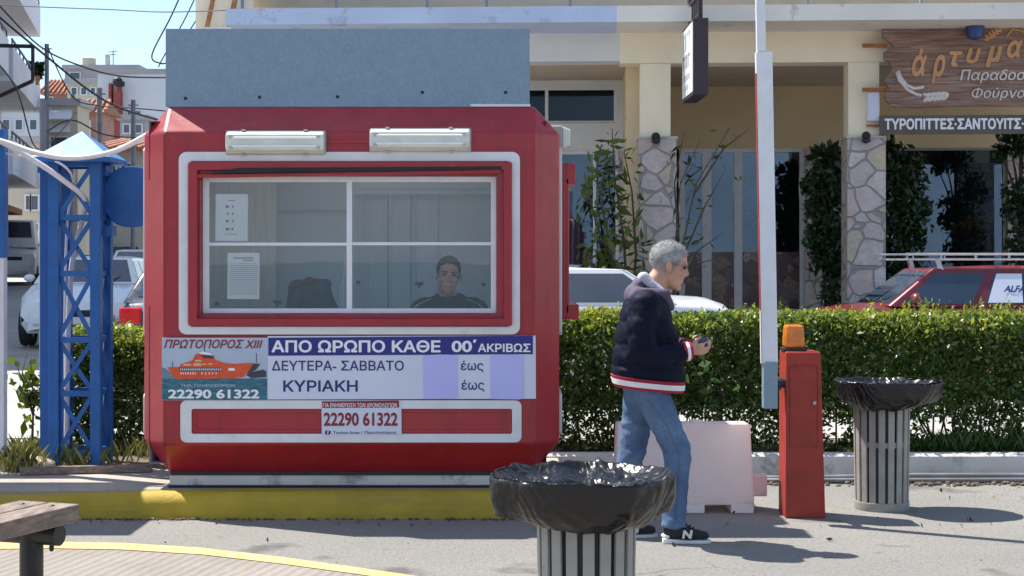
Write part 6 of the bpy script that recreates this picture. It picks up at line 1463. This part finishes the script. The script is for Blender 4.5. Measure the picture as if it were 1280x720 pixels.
def hem(name, y0, y1, mat, par, grow):
    mb = MB(); rw = []
    for i in range(4):
        y = y0+(y1-y0)*i/3; xl, xr, w = sample(min(488, y)); rw.append((Hm((xl+xr)/2-1+(y-480)*.08, y+ (0)), (xr-xl)*.5*MY/F+grow-.004, w+grow, 2.3))
    loft(mb, rw, 48)
    for v in mb.b.verts: v.co.z -= .10*(v.co.x-Hm(800, 480).x)
    return mb.build(name, mat, par, smooth='auto')
hb_ = hem('waistband', 488, 474, M['stripered'], jk, .011); hem('white_stripe', 484.5, 478, M['stripewhite'], jk, .015)
def cuff(c0, c1, par):
    c0, c1 = Vector(c0), Vector(c1)
    for nm, a, b_, r, mt in (('cuff', 0, 1, .055, 'stripered'), ('white_stripe', .34, .68, .0575, 'stripewhite')):
        mb = MB(); mb.tube([c0.lerp(c1, a), c0.lerp(c1, b_)], r, 24); mb.build(nm, M[mt], par, smooth='auto')
cuff(Hm(848.5, 440.5, -.197), Hm(859, 439, -.186), jk); cuff(Hm(849, 438.5, .05), Hm(859, 437, .0), jk)
mb = MB(); mb.ell(Hm(792, 370), (.055, .110, .07), (0, R(25), 0)); mb.ell(Hm(798, 359), (.042, .09, .045), (0, R(30), 0)); mb.cap(Hm(795, 372, -.09), Hm(828, 371, -.085), .05, .04); mb.cap(Hm(795, 372, .09), Hm(828, 371, .085), .05, .04); mb.cap(Hm(828, 371, -.085), Hm(838, 387, -.03), .038, .026); mb.cap(Hm(828, 371, .085), Hm(838, 387, .03), .038, .026)
blob('hood', mb, M['lavender'], man, .008, 4, lambda v, n: n*.006*noise.noise(v*16))
mb = MB(); mb.cap(Hm(806, 352, -.055), Hm(831, 372, -.088), .032, .022); mb.cap(Hm(806, 352, .055), Hm(831, 372, .088), .032, .022); mb.cap(Hm(804, 350, -.05), Hm(804, 350, .05), .034, .034); mb.cap(Hm(831, 374, -.095), Hm(837, 386, -.05), .014, .012)
blob('hood_lining', mb, M['lining'], man, .007, 3, lambda v, n: n*.004*noise.noise(v*20))
# jeans
mb = MB(); mb.cap(Hm(810, 487, -.085), Hm(810, 487, .085), .115, .115); mb.cap(Hm(806, 478), Hm(808, 490), .135, .13)
for a, k_, c_, s in ((Hm(812, 492, -.095), kn, an, 0), (Hm(803, 492, .095), kf, af, 1)):
    mb.cap(a, k_, .104, .078); mb.cap(k_, c_+Vector((0, 0, -.005)), .078, .068)
    mb.tube([c_+Vector((0, 0, .05)), c_+Vector((.002, 0, -.045))], [.068, .078], 24)
def crease(v, n):
    k = .5+.5*math.exp(-((v.z-.50)/.22)**2)+.6*math.exp(-((v.z-.08)/.10)**2)
    return n*(.010*noise.noise(Vector((v.x*7, v.y*7, v.z*22)))+.006*noise.noise(Vector((v.x*16+v.z*14, v.y*12, v.z*24))))*k
jn = blob('jeans', mb, M['denim'], man, .009, 3, crease)
mb = MB(); mb.tube([Hm(806, 498, -.212), Hm(829, 530, -.203), Hm(845, 568, -.185), Hm(842, 610, -.178), Hm(840, 648, -.176)], .0018, 5); mb.build('seam', M['greycloth'], jn)
def shoe(toe, heel, w, par, near):
    h0, t0 = Hm(*heel, w), Hm(*toe, w); z0 = 0; L = t0.x-h0.x
    mb = MB(); pr = [(0, .0, .028), (.03, .0, .036), (.5, .0, .038), (.75, 0, .046), (.92, 0, .040), (1.0, 0, .018)]
    a = [mb.b.verts.new((h0.x+L*u, h0.y-q, .0)) for u, _, q in pr]+[mb.b.verts.new((h0.x+L*u, h0.y+q, .0)) for u, _, q in pr[::-1]]
    b_ = [mb.b.verts.new(v.co+Vector((0, 0, .020+.012*max(0, 1-abs((v.co.x-h0.x)/L)*2.5)))) for v in a]; n = len(a)
    mb.b.faces.new(a[::-1]); mb.b.faces.new(b_)
    for k in range(n): mb.b.faces.new((a[k], a[(k+1) % n], b_[(k+1) % n], b_[k]))
    so_ = mb.build('sole', M['sole'], par, bevel=.006)
    mb = MB(); mb.cap((h0.x+L*.16, h0.y, .06), (h0.x+L*.55, h0.y, .055), .038, .04); mb.cap((h0.x+L*.5, h0.y, .052), (h0.x+L*.86, h0.y, .040), .040, .030); mb.cap((h0.x+L*.14, h0.y, .06), (h0.x+L*.22, h0.y, .105), .036, .043); mb.cap((h0.x+L*.25, h0.y, .095), (h0.x+L*.52, h0.y, .07), .040, .034)
    for v in mb.b.verts: v.co.z = max(v.co.z, .026)
    return blob('shoe', mb, M['shoe'], man, .006, 2)
for toe, heel, w in (((886, 677), (826, 677), -.10), ((824, 677), (764, 677), .10)):
    s_ = shoe(toe, heel, w, man, True)
    so_ = [o for o in man.children if o.name.startswith('sole')][-1]; so_.parent = s_
    h0 = Hm(*heel, w); x = h0.x+.11
    text('N', x, x+.062, .034, .083, h0.y-.0455, M['sole'], s_, name='letter', bold=.05, shear=.15, th=.006)
    mb = MB(); mb.cap((h0.x+.004, h0.y, .045), (h0.x+.03, h0.y-.03, .042), .012, .010); mb.build('heel_patch', M['sole'], s_, smooth=True)
    mb = MB()
    for k in range(4): mb.tube([(h0.x+.135+.022*k, h0.y-.028, .106-.012*k), (h0.x+.14+.022*k, h0.y, .118-.013*k), (h0.x+.135+.022*k, h0.y+.028, .106-.012*k)], .004, 6)
    mb.tube([(h0.x+.125, h0.y-.01, .12), (h0.x+.11, h0.y-.03, .135), (h0.x+.135, h0.y-.035, .11)], .003, 5); mb.build('laces', M['shoe'], s_)
t = thing('wallet', 'small dark blue case held in the walking man\'s hands', 'wallet', Hm(871, 430, -.11)); mb = MB(); q = Hm(871, 430, -.11)
Mw = Matrix.Translation(q) @ Euler((R(15), R(-8), R(-8))).to_matrix().to_4x4(); mb.box(-.048, .052, -.07, .07, -.011, .011, Mw); w_ = mb.build('cover', M['wallet'], t, bevel=.009, seg=3)
mb = MB(); mb.box(-.046, .046, -.072, .072, -.0015, .0015, Mw); mb.build('edge', M['black'], t)

# seller behind the glass
SY = 10.80
def Hs(px, py, w=0): return Vector((XX(px, SY), SY+w, ZZ(py, SY)))
sl = thing('person', 'seller in a black top sitting behind the right pane of the kiosk window', 'person', (XX(561, SY), SY, .33))
mb = MB(); Mh = head(mb, Hs(560.5, 344), (.10, -1, -.10), (.06, 0, 1), 1.02)
seat = .79; cX = XX(561, SY)
mb.cap(Hs(560, 366, .03), Hs(560, 380, .05), .062, .075); mb.cap((cX-.15, SY+.07, 1.325), (cX+.15, SY+.07, 1.325), .075, .075); mb.cap((cX, SY+.07, 1.28), (cX, SY+.10, .92), .15, .16); mb.cap((cX-.09, SY+.10, seat+.09), (cX+.09, SY+.10, seat+.09), .10, .10)
for s in (-1, 1):
    mb.cap((cX+s*.21, SY+.07, 1.31), (cX+s*.27, SY+.02, 1.08), .052, .045); mb.cap((cX+s*.27, SY+.02, 1.08), (cX+s*.16, SY-.14, 1.285 if False else 1.09), .042, .03)
    mb.cap((cX+s*.09, SY+.08, seat+.07), (cX+s*.11, SY-.12, seat+.06), .075, .06); mb.cap((cX+s*.11, SY-.12, seat+.06), (cX+s*.11, SY-.05, .42), .055, .04); mb.cap((cX+s*.11, SY-.05, .37), (cX+s*.12, SY-.16, .36), .03, .026)
    hand(mb, (cX+s*.155, SY-.15, 1.09), (-s*.35, -.9, 0), (0, 0, -1), (-s, .2, .1), .35, .95)
blob('body', mb, M['skin2'], sl, .0065, 2)
hair_cap('hair', Mh, M['darkhair'], sl, .080, -.07, .003, 7); eyes(Mh, sl)
hb = MB(); hb.cap((.088, -.018, -.066), (.088, .018, -.066), .0045, .0045, 8)
for v in hb.b.verts: v.co = Mh @ v.co
hb.build('mouth', M['lips'], sl, smooth=True)
mb = MB(); mb.cap((cX-.165, SY+.07, 1.318), (cX+.165, SY+.07, 1.318), .088, .088); mb.cap((cX, SY+.07, 1.27), (cX, SY+.10, .93), .175, .18); mb.cap((cX-.06, SY+.06, 1.365), (cX+.06, SY+.06, 1.365), .07, .07)
for s in (-1, 1): mb.cap((cX+s*.19, SY+.07, 1.315), (cX+s*.27, SY+.02, 1.08), .078, .062); mb.cap((cX+s*.27, SY+.02, 1.08), (cX+s*.175, SY-.11, 1.09), .058, .044)
tp = blob('top', mb, M['blackcloth'], sl, .010, 3)
mb = MB()
for s in (-1, 1):
    for o in (0, .018): mb.tube([(cX+s*(.12+o), SY-.005, 1.395-o*.4), (cX+s*(.20+o), SY-.02, 1.36-o*.5), (cX+s*(.262+o*.6), SY-.03, 1.29)], .0025, 5)
mb.build('piping', M['posterwhite'], tp)
mb = MB(); mb.box(cX+.03, cX+.10, SY-.125, SY-.11, 1.325, 1.333); mb.build('chest_mark', M['posterwhite'], tp)
mb = MB(); mb.cap((cX-.08, SY+.10, seat+.09), (cX+.08, SY+.10, seat+.09), .115, .115)
for s in (-1, 1): mb.cap((cX+s*.09, SY+.08, seat+.07), (cX+s*.11, SY-.12, seat+.06), .09, .075); mb.cap((cX+s*.11, SY-.12, seat+.06), (cX+s*.11, SY-.05, .42), .07, .058)
blob('trousers', mb, M['greycloth'], sl, .012, 3)
t = thing('stool', 'dark round stool under the seller inside the kiosk', 'stool', (cX, SY+.12, .33))
mb = MB(); mb.lathe([(.01, seat-.06), (.17, seat-.06), (.18, seat-.03), (.17, seat-.005), (.01, seat-.005)], (cX, SY+.12, 0), 20); mb.build('seat', M['black'], t)
for k in range(4):
    a = R(45+90*k); mb = MB(); mb.tube([(cX+.10*math.cos(a), SY+.12+.10*math.sin(a), seat-.06), (cX+.16*math.cos(a), SY+.12+.16*math.sin(a), .332)], .014, 8); mb.build('leg', M['rack'], t)
